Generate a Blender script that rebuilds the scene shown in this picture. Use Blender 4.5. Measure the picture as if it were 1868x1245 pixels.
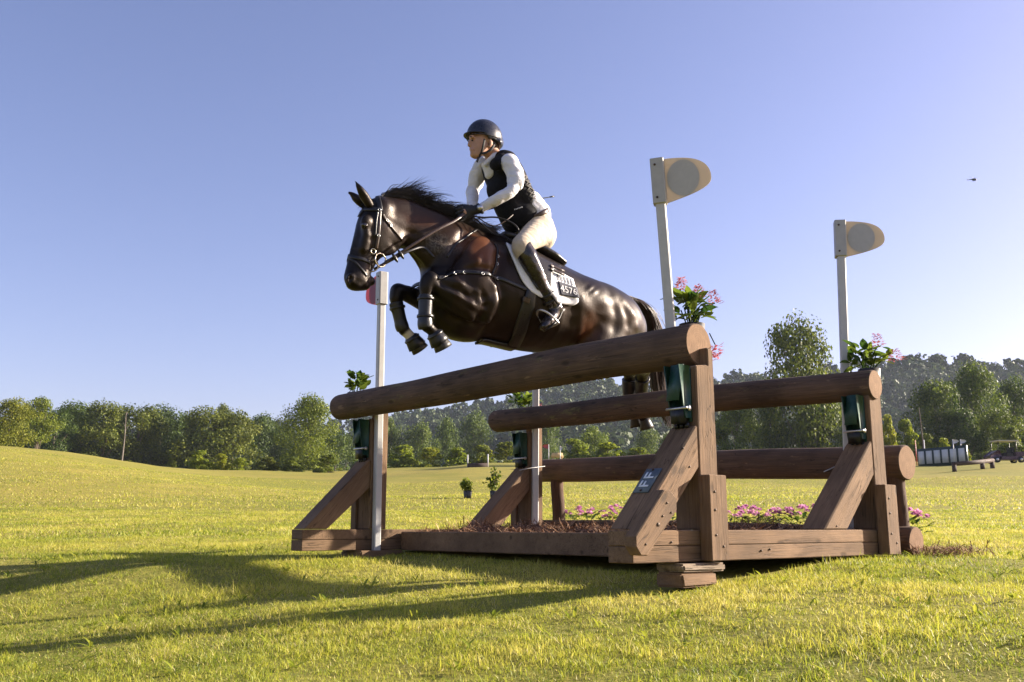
import bpy, bmesh, math, random
import numpy as np
from mathutils import Vector, Matrix
from mathutils.bvhtree import BVHTree

for _o in list(bpy.data.objects):
    bpy.data.objects.remove(_o)
SC = bpy.context.scene
COL = SC.collection
R = math.radians

# ------------------------------------------------------------------ camera
F_PX, PITCH, CAM_Z = 1731.8, 0.1942, 0.1516          # focal length in photo pixels, tilt up, height
cam_d = bpy.data.cameras.new('camera')
cam_d.sensor_width = 36.0
cam_d.lens = 36.0 * F_PX / 1868.0
cam_d.clip_start = 0.05
cam_d.clip_end = 6000
cam = bpy.data.objects.new('camera', cam_d)
COL.objects.link(cam)
cam.location = (0, 0, CAM_Z)
cam.rotation_euler = (math.pi / 2 + PITCH, 0, 0)
SC.camera = cam

# ------------------------------------------------------------------ sky and sun
SUN_AZ, SUN_EL = R(15), R(21)                        # azimuth from +x towards +y
world = bpy.data.worlds.new('World')
SC.world = world
world.use_nodes = True
wn = world.node_tree.nodes
wl = world.node_tree.links
for n in list(wn):
    wn.remove(n)
sky = wn.new('ShaderNodeTexSky')
sky.sky_type = 'NISHITA'
sky.sun_disc = False
sky.sun_elevation = SUN_EL
sky.sun_rotation = math.pi / 2 - SUN_AZ
sky.altitude = 200
sky.air_density = 1.0
sky.dust_density = 1.6
sky.ozone_density = 2.3
tint = wn.new('ShaderNodeMix')
tint.data_type = 'RGBA'
tint.blend_type = 'MULTIPLY'
tint.inputs[0].default_value = 1.0
tint.inputs[7].default_value = (1.17, 0.94, 1.08, 1)
bg = wn.new('ShaderNodeBackground')
bg.inputs['Strength'].default_value = 0.063
wo = wn.new('ShaderNodeOutputWorld')
wl.new(sky.outputs[0], tint.inputs[6])
wl.new(tint.outputs[2], bg.inputs['Color'])
wl.new(bg.outputs[0], wo.inputs['Surface'])

sun_d = bpy.data.lights.new('sun', 'SUN')
sun_d.energy = 4.8
sun_d.angle = R(0.6)
sun_d.color = (1.0, 0.88, 0.72)
sun = bpy.data.objects.new('sun', sun_d)
COL.objects.link(sun)
sdir = Vector((math.cos(SUN_EL) * math.cos(SUN_AZ), math.cos(SUN_EL) * math.sin(SUN_AZ), math.sin(SUN_EL)))
sun.rotation_euler = sdir.to_track_quat('Z', 'Y').to_euler()
sun.location = sdir * 60

SC.view_settings.view_transform = 'Standard'
SC.view_settings.look = 'None'
SC.view_settings.exposure = 1.7
SC.view_settings.gamma = 1.0
SC.view_settings.use_curve_mapping = False
SC.cycles.max_bounces = 6
SC.cycles.transparent_max_bounces = 6
SC.cycles.volume_bounces = 0
SC.cycles.volume_step_rate = 4.0

# ------------------------------------------------------------------ measuring helpers
FX, FY, FYAW = 0.8699, 4.4446, 0.705                   # right front post of the jump, and its yaw
AV = np.array([-math.sin(FYAW), math.cos(FYAW), 0.0])  # along the logs, to the left and back
BV = np.array([math.cos(FYAW), math.sin(FYAW), 0.0])   # from the front rail to the rear rail
ZV = np.array([0.0, 0.0, 1.0])
FO = np.array([FX, FY, 0.0])
CO = np.array([0.0, 0.0, CAM_Z])
FW, FD = 2.849, 1.497


def ray(px, py):
    u, v = (px - 934) / F_PX, -(py - 622.5) / F_PX
    c, s = math.cos(PITCH), math.sin(PITCH)
    return np.array([u, c - v * s, s + v * c])


def on_plane(px, py, P0, N):
    d = ray(px, py)
    return CO + d * (((np.asarray(P0) - CO) @ N) / (d @ N))


def at_y(px, py, y):
    d = ray(px, py)
    return CO + d * (y / d[1])


def fl(a, b, z):
    return FO + AV * a + BV * b + ZV * z


# ------------------------------------------------------------------ object helpers
def wloc(o):
    v = Vector((0, 0, 0))
    while o is not None:
        v = v + o.location
        o = o.parent
    return v


def tag(o, label=None, cat=None, group=None, kind=None):
    if label: o['label'] = label
    if cat: o['category'] = cat
    if group: o['group'] = group
    if kind: o['kind'] = kind
    return o


def thing(name, loc, label, cat, group=None):
    o = bpy.data.objects.new(name, None)
    o.empty_display_size = 0.1
    o.location = tuple(float(c) for c in loc)
    COL.objects.link(o)
    return tag(o, label, cat, group)


def mesh_np(name, V, F=None, Q=None, smooth=False, attrs=None):
    """V (n,3); F (m,3) triangles; Q (k,4) quads"""
    me = bpy.data.meshes.new(name)
    V = np.asarray(V, np.float32)
    F = np.zeros((0, 3), np.int32) if F is None else np.asarray(F, np.int32).reshape(-1, 3)
    Q = np.zeros((0, 4), np.int32) if Q is None else np.asarray(Q, np.int32).reshape(-1, 4)
    me.vertices.add(len(V))
    me.vertices.foreach_set('co', V.ravel())
    li = np.concatenate([F.ravel(), Q.ravel()]).astype(np.int32)
    me.loops.add(len(li))
    me.loops.foreach_set('vertex_index', li)
    n = len(F) + len(Q)
    me.polygons.add(n)
    st = np.concatenate([np.arange(len(F)) * 3, len(F) * 3 + np.arange(len(Q)) * 4]).astype(np.int32)
    me.polygons.foreach_set('loop_start', st)
    me.polygons.foreach_set('loop_total', np.concatenate([np.full(len(F), 3), np.full(len(Q), 4)]).astype(np.int32))
    if smooth:
        me.polygons.foreach_set('use_smooth', np.ones(n, bool))
    if attrs:
        for k, a in attrs.items():
            a = np.asarray(a, np.float32)
            if a.ndim == 1:
                at = me.attributes.new(k, 'FLOAT', 'POINT')
                at.data.foreach_set('value', a)
            elif a.shape[1] == 3:
                at = me.attributes.new(k, 'FLOAT_VECTOR', 'POINT')
                at.data.foreach_set('vector', a.ravel())
    me.update(calc_edges=True)
    me.validate()
    return me


def put(name, me, mat, parent=None, world=True, loc=None):
    """link a mesh; world=True: vertices are world coordinates, moved into the parent's frame"""
    o = bpy.data.objects.new(name, me)
    COL.objects.link(o)
    if mat is not None:
        for m in (mat if isinstance(mat, (list, tuple)) else [mat]):
            me.materials.append(m)
    if parent is not None:
        o.parent = parent
        if world:
            w = wloc(parent)
            me.transform(Matrix.Translation(-w))
    if loc is not None:
        o.location = loc
    return o


def origin_to(o, p):
    """move a top-level mesh object's origin to p without moving the mesh"""
    p = Vector([float(c) for c in p])
    o.data.transform(Matrix.Translation(o.location - p))
    o.location = p
    return o


def copy_tree(o, parent=None):
    c = o.copy()
    COL.objects.link(c)
    c.parent = parent
    for ch in o.children:
        copy_tree(ch, c)
    return c


def bm_mesh(name, bm, smooth=False):
    me = bpy.data.meshes.new(name)
    bm.to_mesh(me)
    bm.free()
    if smooth:
        me.polygons.foreach_set('use_smooth', np.ones(len(me.polygons), bool))
    return me


_rs = np.random.RandomState(5)


def add_gco(me, o, X, Y, Z):
    n = len(me.vertices)
    co = np.empty(n * 3, np.float32)
    me.vertices.foreach_get('co', co)
    co = co.reshape(-1, 3) - np.asarray(o, np.float32)
    g = np.stack([co @ np.asarray(X), co @ np.asarray(Y), co @ np.asarray(Z)], 1) + _rs.rand(3) * 7
    at = me.attributes.new('gco', 'FLOAT_VECTOR', 'POINT')
    at.data.foreach_set('vector', g.astype(np.float32).ravel())


def prism(name, poly, o, U, V, N, t0, t1, mat, parent=None, bevel=0.006, grain=0.0, gn=False, world=True):
    """polygon in (U,V) extruded along N from t0 to t1; grain = angle of the wood grain in the (U,V) plane"""
    o, U, V, N = [np.asarray(k, float) for k in (o, U, V, N)]
    bm = bmesh.new()
    lo = [bm.verts.new(tuple(o + U * u + V * v + N * t0)) for u, v in poly]
    hi = [bm.verts.new(tuple(o + U * u + V * v + N * t1)) for u, v in poly]
    n = len(poly)
    bm.faces.new(lo[::-1])
    bm.faces.new(hi)
    for i in range(n):
        j = (i + 1) % n
        bm.faces.new((lo[i], lo[j], hi[j], hi[i]))
    bmesh.ops.recalc_face_normals(bm, faces=bm.faces[:])
    if bevel:
        bmesh.ops.bevel(bm, geom=bm.edges[:], offset=bevel, segments=1, profile=0.6, affect='EDGES')
    me = bm_mesh(name, bm)
    X = U * math.cos(grain) + V * math.sin(grain)
    Y = -U * math.sin(grain) + V * math.cos(grain)
    if gn:
        add_gco(me, o, N, U, V)
    else:
        add_gco(me, o, X, Y, N)
    return put(name, me, mat, parent, world)


def rect(u0, u1, v0, v1):
    return [(u0, v0), (u1, v0), (u1, v1), (u0, v1)]


def tube_arrays(P, rad, n=8, cap=True, up=None):
    P = np.asarray(P, float)
    m = len(P)
    rad = np.broadcast_to(np.asarray(rad, float), (m,))
    T = np.gradient(P, axis=0)
    T /= np.linalg.norm(T, axis=1)[:, None] + 1e-12
    ref = np.array([0, 0, 1.0]) if up is None else np.asarray(up, float)
    if abs(T[0] @ ref) > 0.95:
        ref = np.array([1.0, 0, 0])
    V = []
    u = np.cross(ref, T[0]); u /= np.linalg.norm(u)
    for i in range(m):
        u = u - T[i] * (u @ T[i])
        u /= np.linalg.norm(u) + 1e-12
        w = np.cross(T[i], u)
        a = np.arange(n) / n * 2 * math.pi
        V.append(P[i] + rad[i] * (np.cos(a)[:, None] * u + np.sin(a)[:, None] * w))
    V = np.concatenate(V)
    i, j = np.meshgrid(np.arange(m - 1), np.arange(n), indexing='ij')
    i = i.ravel(); j = j.ravel(); k = (j + 1) % n
    Q = np.stack([i * n + j, i * n + k, (i + 1) * n + k, (i + 1) * n + j], 1)
    Fc = []
    if cap:
        c0 = len(V); V = np.concatenate([V, P[:1], P[-1:]])
        for j in range(n):
            k = (j + 1) % n
            Fc.append((c0, k, j)); Fc.append((c0 + 1, (m - 1) * n + j, (m - 1) * n + k))
    return V, np.array(Fc, np.int32).reshape(-1, 3), Q


class MB:
    """collects arrays into one mesh"""
    def __init__(self):
        self.V, self.F, self.Q, self.A = [], [], [], {}
        self.n = 0

    def add(self, V, F=None, Q=None, **attrs):
        V = np.asarray(V, float)
        self.V.append(V)
        if F is not None and len(F): self.F.append(np.asarray(F) + self.n)
        if Q is not None and len(Q): self.Q.append(np.asarray(Q) + self.n)
        for k, a in attrs.items():
            a = np.asarray(a, float)
            self.A.setdefault(k, []).append(np.full(len(V), float(a)) if a.ndim == 0 else a)
        self.n += len(V)
        return self

    def tube(self, P, rad, n=8, cap=True, **attrs):
        V, F, Q = tube_arrays(P, rad, n, cap)
        return self.add(V, F, Q, **attrs)

    def box(self, c, X, Y, Z):
        """centre and three half-axis vectors"""
        c, X, Y, Z = [np.asarray(k, float) for k in (c, X, Y, Z)]
        V = [c + sx * X + sy * Y + sz * Z for sx in (-1, 1) for sy in (-1, 1) for sz in (-1, 1)]
        Q = [(0, 1, 3, 2), (4, 6, 7, 5), (0, 4, 5, 1), (2, 3, 7, 6), (0, 2, 6, 4), (1, 5, 7, 3)]
        return self.add(V, None, Q)

    def mesh(self, name, smooth=False):
        V = np.concatenate(self.V)
        F = np.concatenate(self.F) if self.F else None
        Q = np.concatenate(self.Q) if self.Q else None
        return mesh_np(name, V, F, Q, smooth, {k: np.concatenate(a) for k, a in self.A.items()})

    def put(self, name, mat, parent=None, smooth=False, world=True):
        return put(name, self.mesh(name, smooth), mat, parent, world)


# ------------------------------------------------------------------ materials
class NT:
    def __init__(self, name):
        self.m = bpy.data.materials.new(name)
        self.m.use_nodes = True
        self.t = self.m.node_tree
        self.n = self.t.nodes
        for x in list(self.n): self.n.remove(x)
        self.out = self.n.new('ShaderNodeOutputMaterial')
        self.b = self.n.new('ShaderNodeBsdfPrincipled')
        self.t.links.new(self.b.outputs[0], self.out.inputs['Surface'])

    def l(self, a, b): self.t.links.new(a, b)

    def node(self, t, **kw):
        x = self.n.new(t)
        for k, v in kw.items(): setattr(x, k, v)
        return x

    def coord(self, kind='Object', scale=(1, 1, 1), attr=None):
        if attr:
            a = self.node('ShaderNodeAttribute', attribute_name=attr); src = a.outputs['Vector']
        else:
            a = self.node('ShaderNodeTexCoord'); src = a.outputs[kind]
        mp = self.node('ShaderNodeMapping')
        mp.inputs['Scale'].default_value = scale
        self.l(src, mp.inputs['Vector'])
        return mp.outputs[0]

    def noise(self, vec, scale, detail=4, rough=0.55, dist=0.0):
        x = self.node('ShaderNodeTexNoise')
        x.inputs['Scale'].default_value = scale
        x.inputs['Detail'].default_value = detail
        x.inputs['Roughness'].default_value = rough
        x.inputs['Distortion'].default_value = dist
        if vec is not None: self.l(vec, x.inputs['Vector'])
        return x.outputs['Fac']

    def ramp(self, fac, stops):
        x = self.node('ShaderNodeValToRGB')
        e = x.color_ramp.elements
        while len(e) < len(stops): e.new(0.5)
        for i, (p, c) in enumerate(stops):
            e[i].position = p
            c = (c, c, c) if not hasattr(c, '__len__') else c
            e[i].color = (c[0], c[1], c[2], 1)
        self.l(fac, x.inputs[0])
        return x.outputs[0]

    def mix(self, fac, a, b, blend='MIX'):
        x = self.node('ShaderNodeMix', data_type='RGBA', blend_type=blend)
        for s, v in ((x.inputs[0], fac), (x.inputs[6], a), (x.inputs[7], b)):
            if hasattr(v, 'links') or hasattr(v, 'is_linked'): self.l(v, s)
            elif hasattr(v, '__len__'): s.default_value = (v[0], v[1], v[2], 1)
            else: s.default_value = v
        return x.outputs[2]

    def math(self, op, a, b=None):
        x = self.node('ShaderNodeMath', operation=op)
        for s, v in ((x.inputs[0], a), (x.inputs[1], b)):
            if v is None: continue
            if hasattr(v, 'is_linked'): self.l(v, s)
            else: s.default_value = v
        return x.outputs[0]

    def bump(self, h, strength=0.3, dist=0.01):
        x = self.node('ShaderNodeBump')
        x.inputs['Strength'].default_value = strength
        x.inputs['Distance'].default_value = dist
        self.l(h, x.inputs['Height'])
        self.l(x.outputs[0], self.b.inputs['Normal'])
        return x

    def set(self, **kw):
        for k, v in kw.items():
            s = self.b.inputs[k.replace('_', ' ')]
            if hasattr(v, 'is_linked'): self.l(v, s)
            elif hasattr(v, '__len__'): s.default_value = (v[0], v[1], v[2], 1)
            else: s.default_value = v
        return self


def simple(name, col, rough=0.6, var=0.25, scale=30, bump=0.15, metal=0.0, spec=0.5, coat=0.0):
    t = NT(name)
    v = t.coord('Object')
    n = t.noise(v, scale, 5)
    c2 = [max(0, k * (1 - var)) for k in col]; c3 = [k * (1 + var) for k in col]
    t.set(Base_Color=t.ramp(n, [(0.25, c2), (0.75, c3)]), Metallic=metal, Specular_IOR_Level=spec, Coat_Weight=coat)
    r = t.ramp(t.noise(v, scale * 2.3, 3), [(0.3, max(0.02, rough - 0.1)), (0.7, min(1, rough + 0.1))])
    t.set(Roughness=r)
    if bump: t.bump(t.noise(v, scale * 4, 4), bump, 0.003)
    return t.m


def cloth_mat(name, col, rough=0.85, fold=0.5, scale=11):
    t = NT(name)
    v = t.coord('Object')
    big = t.noise(t.coord('Object', scale=(1, 1, 1.6)), scale, 3, 0.5, 0.8)
    fine = t.noise(v, 260, 3)
    c2 = [k * .86 for k in col]; c3 = [min(1, k * 1.06) for k in col]
    t.set(Base_Color=t.ramp(big, [(0.3, c2), (0.7, c3)]), Roughness=rough, Specular_IOR_Level=0.25)
    b1 = t.node('ShaderNodeBump'); b1.inputs['Strength'].default_value = fold; b1.inputs['Distance'].default_value = 0.03
    t.l(big, b1.inputs['Height'])
    b2 = t.node('ShaderNodeBump'); b2.inputs['Strength'].default_value = 0.3; b2.inputs['Distance'].default_value = 0.001
    t.l(fine, b2.inputs['Height']); t.l(b1.outputs[0], b2.inputs['Normal']); t.l(b2.outputs[0], t.b.inputs['Normal'])
    return t.m


def wood_mat(name, dark, light, knots=True, saw=0.0, moss=0.0, cracks=0.75):
    t = NT(name)
    g = t.coord(attr='gco', scale=(1.2, 22, 22))
    g2 = t.coord(attr='gco', scale=(3, 90, 90))
    gl = t.coord(attr='gco', scale=(1, 1, 1))
    n1 = t.noise(g, 1.5, 6, 0.6, 0.6)
    n2 = t.noise(g2, 2.0, 4, 0.6)
    nl = t.noise(gl, 3.2, 4, 0.5)
    c = t.ramp(n1, [(0.25, dark), (0.55, [0.5 * (a + b) for a, b in zip(dark, light)]), (0.8, light)])
    c = t.mix(0.55, c, t.ramp(n2, [(0.3, dark), (0.7, light)]))
    c = t.mix(1.0, c, t.ramp(nl, [(0.25, 0.55), (0.5, 0.95), (0.75, 1.3)]), 'MULTIPLY')
    st = t.noise(t.coord(attr='gco', scale=(.9, 4, 4)), 2.6, 5, 0.65)
    c = t.mix(t.math('MULTIPLY', t.ramp(st, [(0.56, 0.0), (0.70, 1.0)]), 0.55), c, [d * 0.5 for d in dark])
    if moss:
        sc = t.ramp(t.noise(t.coord(attr='gco', scale=(3.5, 12, 12)), 1.7, 6, 0.7), [(0.62, 0.0), (0.68, 1.0)])
        c = t.mix(t.math('MULTIPLY', sc, 0.55), c, (0.27, 0.175, 0.105))
    h = t.mix(0.5, n1, n2)
    if knots:
        gk = t.coord(attr='gco', scale=(4.2, 9, 9))
        vo = t.node('ShaderNodeTexVoronoi'); vo.inputs['Scale'].default_value = 1.0
        t.l(gk, vo.inputs['Vector'])
        k = t.ramp(vo.outputs['Distance'], [(0.07, 1.0), (0.16, 0.0)])
        c = t.mix(t.math('MULTIPLY', k, 0.7), c, [d * 0.35 for d in dark])
        h = t.mix(t.math('MULTIPLY', k, 0.8), h, (0, 0, 0))
        # drying cracks along the grain
        gc = t.coord(attr='gco', scale=(0.8, 16, 16))
        cr = t.ramp(t.noise(gc, 1.3, 3, 0.6, 1.2), [(0.485, 0.0), (0.5, 1.0), (0.515, 0.0)])
        msk = t.ramp(t.noise(gl, 2.1, 2), [(0.42, 0.0), (0.52, 1.0)])
        crk = t.math('MULTIPLY', cr, msk)
        c = t.mix(t.math('MULTIPLY', crk, 0.75), c, [d * 0.25 for d in dark])
        h = t.mix(crk, h, (0, 0, 0))
    if moss:
        gm = t.coord(attr='gco', scale=(2.0, 5, 5))
        mm = t.ramp(t.noise(gm, 2.2, 6, 0.7), [(0.60, 0.0), (0.70, 1.0)])
        c = t.mix(t.math('MULTIPLY', mm, moss), c, (0.17, 0.16, 0.05))
    if saw:
        w = t.node('ShaderNodeTexWave', wave_type='BANDS', bands_direction='X')
        w.inputs['Scale'].default_value = 70.0
        w.inputs['Distortion'].default_value = 1.2
        w.inputs['Detail'].default_value = 2
        t.l(gl, w.inputs['Vector'])
        c = t.mix(saw * 0.35, c, t.mix(1.0, c, t.ramp(w.outputs['Fac'], [(0.2, 0.72), (0.8, 1.15)]), 'MULTIPLY'))
        h = t.mix(saw * 0.5, h, w.outputs['Fac'])
    t.set(Base_Color=c, Roughness=t.ramp(n2, [(0.2, 0.72), (0.8, 0.92)]), Specular_IOR_Level=0.3)
    t.bump(h, 0.7, 0.008)
    return t.m


def log_end_mat():
    t = NT('log_end_grain')
    g = t.coord(attr='gco')
    wob = t.noise(g, 14, 3)
    ln = t.node('ShaderNodeVectorMath', operation='LENGTH'); t.l(g, ln.inputs[0])
    r = t.math('ADD', ln.outputs['Value'], t.math('MULTIPLY', wob, 0.02))
    s = t.math('SINE', t.math('MULTIPLY', r, 520.0))
    c = t.ramp(t.math('ADD', t.math('MULTIPLY', s, 0.5), 0.5), [(0.0, (0.12, 0.066, 0.034)), (1.0, (0.25, 0.15, 0.085))])
    sm = t.noise(t.coord(attr='gco', scale=(1, 1, 1)), 25, 5, 0.65)
    c = t.mix(0.65, c, t.ramp(sm, [(0.3, (0.11, 0.062, 0.033)), (0.7, (0.26, 0.16, 0.09))]))
    chain = t.noise(t.coord(attr='gco', scale=(140, 18, 1)), 1.0, 3)
    c = t.mix(0.35, c, t.ramp(chain, [(0.3, (0.13, 0.075, 0.04)), (0.7, (0.30, 0.185, 0.11))]))
    t.set(Base_Color=c, Roughness=0.85, Specular_IOR_Level=0.25)
    t.bump(chain, 0.35, 0.004)
    return t.m


M = {}
M['timber'] = wood_mat('stained_timber', (0.120, 0.070, 0.038), (0.262, 0.168, 0.098), saw=0.35)
M['timber_old'] = wood_mat('grey_timber', (0.16, 0.12, 0.085), (0.36, 0.28, 0.2))
M['log'] = wood_mat('stained_log', (0.050, 0.031, 0.021), (0.155, 0.097, 0.064), moss=0.6)
M['log_end'] = log_end_mat()
M['post_round'] = wood_mat('round_post_wood', (0.05, 0.028, 0.017), (0.12, 0.068, 0.04))
M['green_metal'] = simple('green_painted_steel', (0.010, 0.050, 0.034), 0.5, 0.2, 40, 0.05)
M['black_metal'] = simple('blackened_steel', (0.012, 0.013, 0.014), 0.4, 0.3, 40, 0.1, 0.3)
M['steel'] = simple('zinc_steel', (0.55, 0.55, 0.55), 0.35, 0.15, 60, 0.05, 0.9)
M['bolt'] = simple('rusty_bolt', (0.07, 0.045, 0.03), 0.6, 0.4, 200, 0.2, 0.4)
M['pvc'] = simple('white_plastic', (0.44, 0.44, 0.43), 0.42, 0.07, 25, 0.03)
M['pvc_grey'] = simple('greyish_plastic_holder', (0.36, 0.355, 0.34), 0.45, 0.07, 25, 0.03)
M['plate'] = simple('slate_blue_plate', (0.10, 0.13, 0.15), 0.5, 0.15, 40, 0.05)
M['letter'] = simple('white_lettering', (0.75, 0.78, 0.8), 0.5, 0.05, 40, 0)
# ------------------------------------------------------------------ terrain
_ky = np.array([-40, -10, 2, 4.4, 6.6, 8, 12, 20, 35, 45, 50, 56, 75, 100, 120, 160, 260, 420, 700, 1500, 4000], float)
_kz = np.array([-1.6, -.75, -.23, -.085, .00, .07, .17, .52, 1.29, 1.82, 2.18, 2.75, 4.4, 6.3, 6.6, 6.2, 5.6, 5.0, 4.0, 0, -10], float)
_yy = np.concatenate([np.arange(-40, 20, .25), np.geomspace(20, 4000, 600)])
_zz = np.interp(_yy, _ky, _kz)
for _i in range(12):
    _zz[1:-1] = 0.25 * _zz[:-2] + 0.5 * _zz[1:-1] + 0.25 * _zz[2:]


def sstep(a, b, x):
    x = np.asarray(x, float)
    t = np.clip((x - a) / (b - a), 0, 1)
    return t * t * (3 - 2 * t)


def terrain(x, y):
    x = np.asarray(x, float); y = np.asarray(y, float)
    u = x / np.maximum(np.abs(y), 8)
    u = np.clip(u, -1.2, 1.2)
    z = np.interp(y, _yy, _zz)
    E = np.interp(u, [-1.2, -.75, -.54, -.47, -.42, -.36, -.31, -.2, -.1, -.04, .03, .3, .55, 1.2],
                  [.100, .094, .0836, .0755, .0685, .0618, .0588, .0582, .0625, .066, .067, .069, .071, .074])
    w = sstep(14, 80, y) * (1 - sstep(200, 600, y))
    z = z + (E - .0622) * np.clip(y, 0, 200) * w
    # the bank on the left rises sooner and steeper
    yp = np.maximum(y, 1.0); sb = sstep(15, 60, y)
    eb = (np.interp(yp, _yy, _zz) - CAM_Z) / yp
    zl = CAM_Z + yp * ((1 - sb) * eb + sb * E) * (1 - .5 * sstep(110, 260, y))
    wl_ = sstep(-.14, -.44, u) * sstep(12, 20, y)
    z = z * (1 - wl_) + zl * wl_
    z = z + (0.014 * (1 - sstep(7, 20, np.abs(y))) + .045 * (1 - sstep(4.4, 6.4, y)) * sstep(-6, 0, y)) * np.clip(x - FX, -4, .8)
    amp = np.clip((y - 6) / 60, 0, 1)
    z = z + amp * (0.14 * np.sin(x * .23 + y * .11 + 1.0) * np.sin(y * .19 - x * .05) + 0.09 * np.sin(x * .47 - y * .31))
    nf = 0.012 * np.sin(x * 2.1 + 0.6 * y) * np.sin(y * 1.7 - x * .4) + 0.007 * np.sin(x * 5.3 + 1.3) * np.sin(y * 4.7 + x)
    return z + nf * (1 - sstep(15, 40, np.abs(y)))


def grass_ground_mat():
    t = NT('meadow_soil_and_turf')
    v = t.coord('Object')
    big = t.noise(v, 0.09, 5, 0.6)
    mid = t.noise(v, 0.7, 5, 0.6)
    fine = t.noise(v, 9.0, 6, 0.7)
    vfar = t.coord('Object', scale=(0.35, 1.6, 1))
    strk = t.noise(vfar, 0.5, 8, 0.72)
    c = t.ramp(strk, [(0.28, (0.14, 0.16, 0.020)), (0.5, (0.27, 0.25, 0.036)), (0.74, (0.42, 0.33, 0.06))])
    c = t.mix(0.45, c, t.ramp(mid, [(0.3, (0.12, 0.14, 0.020)), (0.7, (0.30, 0.245, 0.06))]))
    c = t.mix(0.45, c, t.ramp(big, [(0.35, (0.15, 0.165, 0.022)), (0.65, (0.33, 0.26, 0.06))]))
    c = t.mix(1.0, c, t.ramp(fine, [(0.25, 0.55), (0.75, 1.3)]), 'MULTIPLY')
    t.set(Base_Color=c, Roughness=0.95, Specular_IOR_Level=0.15)
    t.bump(t.mix(0.5, fine, mid), 0.8, 0.05)
    return t.m


M['turf'] = grass_ground_mat()


def build_terrain():
    rad = np.concatenate([[0.0], np.geomspace(0.35, 3500, 260)])
    na = 288
    ang = np.arange(na) / na * 2 * math.pi
    rr, aa = np.meshgrid(rad[1:], ang, indexing='ij')
    X = np.concatenate([[0], (rr * np.cos(aa)).ravel()])
    Y = np.concatenate([[0], (rr * np.sin(aa)).ravel() + 0.0])
    V = np.stack([X, Y, terrain(X, Y)], 1)
    m = len(rad) - 1
    i, j = np.meshgrid(np.arange(m - 1), np.arange(na), indexing='ij')
    i = i.ravel(); j = j.ravel(); k = (j + 1) % na
    Q = np.stack([1 + i * na + j, 1 + (i + 1) * na + j, 1 + (i + 1) * na + k, 1 + i * na + k], 1)
    j = np.arange(na)
    F = np.stack([np.zeros(na, int), 1 + j, 1 + (j + 1) % na], 1)
    o = put('ground', mesh_np('ground', V, F, Q, True), M['turf'])
    o['kind'] = 'structure'
    return o


build_terrain()

# ------------------------------------------------------------------ the jump
JUMP = thing('cross_country_jump', fl(FW / 2, FD / 2, 0), 'brown timber oxer jump of thick logs on braced post frames', 'jump')
HL = 0.075


def frame_piece(name, poly, a0, a1, grain, mat='timber', bevel=0.006, parent=None):
    return prism(name, poly, FO, BV, ZV, AV, a0, a1, M[mat], parent or JUMP, bevel, grain)


def bolt(b, z, a, r=0.011, parent=None):
    c = fl(a, b, z)
    V, F, Q = tube_arrays([c + AV * 0.004, c - AV * 0.004, c - AV * 0.006], [r, r, r * .7], 8)
    return put('bolt', mesh_np('bolt', V, F, Q), M['bolt'], parent or JUMP)


def frame(a, fb, rb, right):
    """one end frame: sill, two posts, two braces; a = centre along the logs"""
    i0, i1 = a - HL, a + HL
    hp = 0.066
    # sill of two stacked planks
    frame_piece('sill', rect(-.545, FD + .09, 0.005, .074), i0 + .004, i1 - .004, 0, bevel=.004)
    s2 = frame_piece('sill', rect(-.545, FD + .09, .0755, .141), i0 + .003, i1 - .003, 0, bevel=.004)
    for c, nm in ((fb, 'front'), (rb, 'rear')):
        ztop = .90
        # post with a notch that carries the log and a tongue behind it
        frame_piece('post', [(c - hp, .142), (c + hp, .142), (c + hp, ztop + .075), (c + hp - .045, ztop + .085),
                             (c + hp - .045, ztop), (c - hp, ztop - .01)], i0, i1, math.pi / 2)
    # braces
    bf = [(-.535, .143), (-.365, .143), (fb - hp - .002, .42), (fb - hp - .002, .61), (fb - hp - .02, .605)]
    br_f = frame_piece('brace', bf, i0 + .001, i1 - .001, math.atan2(.5, .42))
    b0 = rb - hp - .002
    brr = [(b0 - .53, .143), (b0 - .31, .143), (b0, .44), (b0, .63), (b0 - .03, .61)]
    frame_piece('brace', brr, i0 + .001, i1 - .001, math.atan2(.5, .5))
    # outer battens bolted over the joints
    o0, o1 = (i0 - .066, i0 - .002) if right else (i1 + .002, i1 + .066)
    for c in (fb, rb):
        w0, w1 = c - .085, c + .04
        frame_piece('batten', [(w0, .008), (w1, .008), (w1, .385), (w0, .385)], o0, o1, math.pi / 2, bevel=.004)
        if right:
            for z in (.07, .12, .23, .31):
                bolt(c - .05 + .05 * ((z * 100) % 2 > 1), z, o0 + .002, .006)
    if right: frame_piece('doubler', [(-.60, .117), (-.60, .075), (-.57, .04), (-.53, .038), (-.335, .225), (-.335, .275), (-.375, .31), (-.415, .31)],
                o0, o1, math.atan2(.2, .2), bevel=.004)
    if right:
        for b, z in ((-.54, .085), (-.46, .165), (-.40, .255), (-.375, .215), (-.43, .20)):
            bolt(b, z, o0 + .002, .005 if z != .165 else .009)
        for b, z in ((.35, .045), (.42, .05), (-.3, .09), (1.02, .16), (-.16, .42), (-.2, .50)):
            bolt(b, z, i0 + .003, .005)
    return br_f


br = frame(0.0, -.024, 1.505, True)
frame(FW, .02, 1.47, False)


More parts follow.
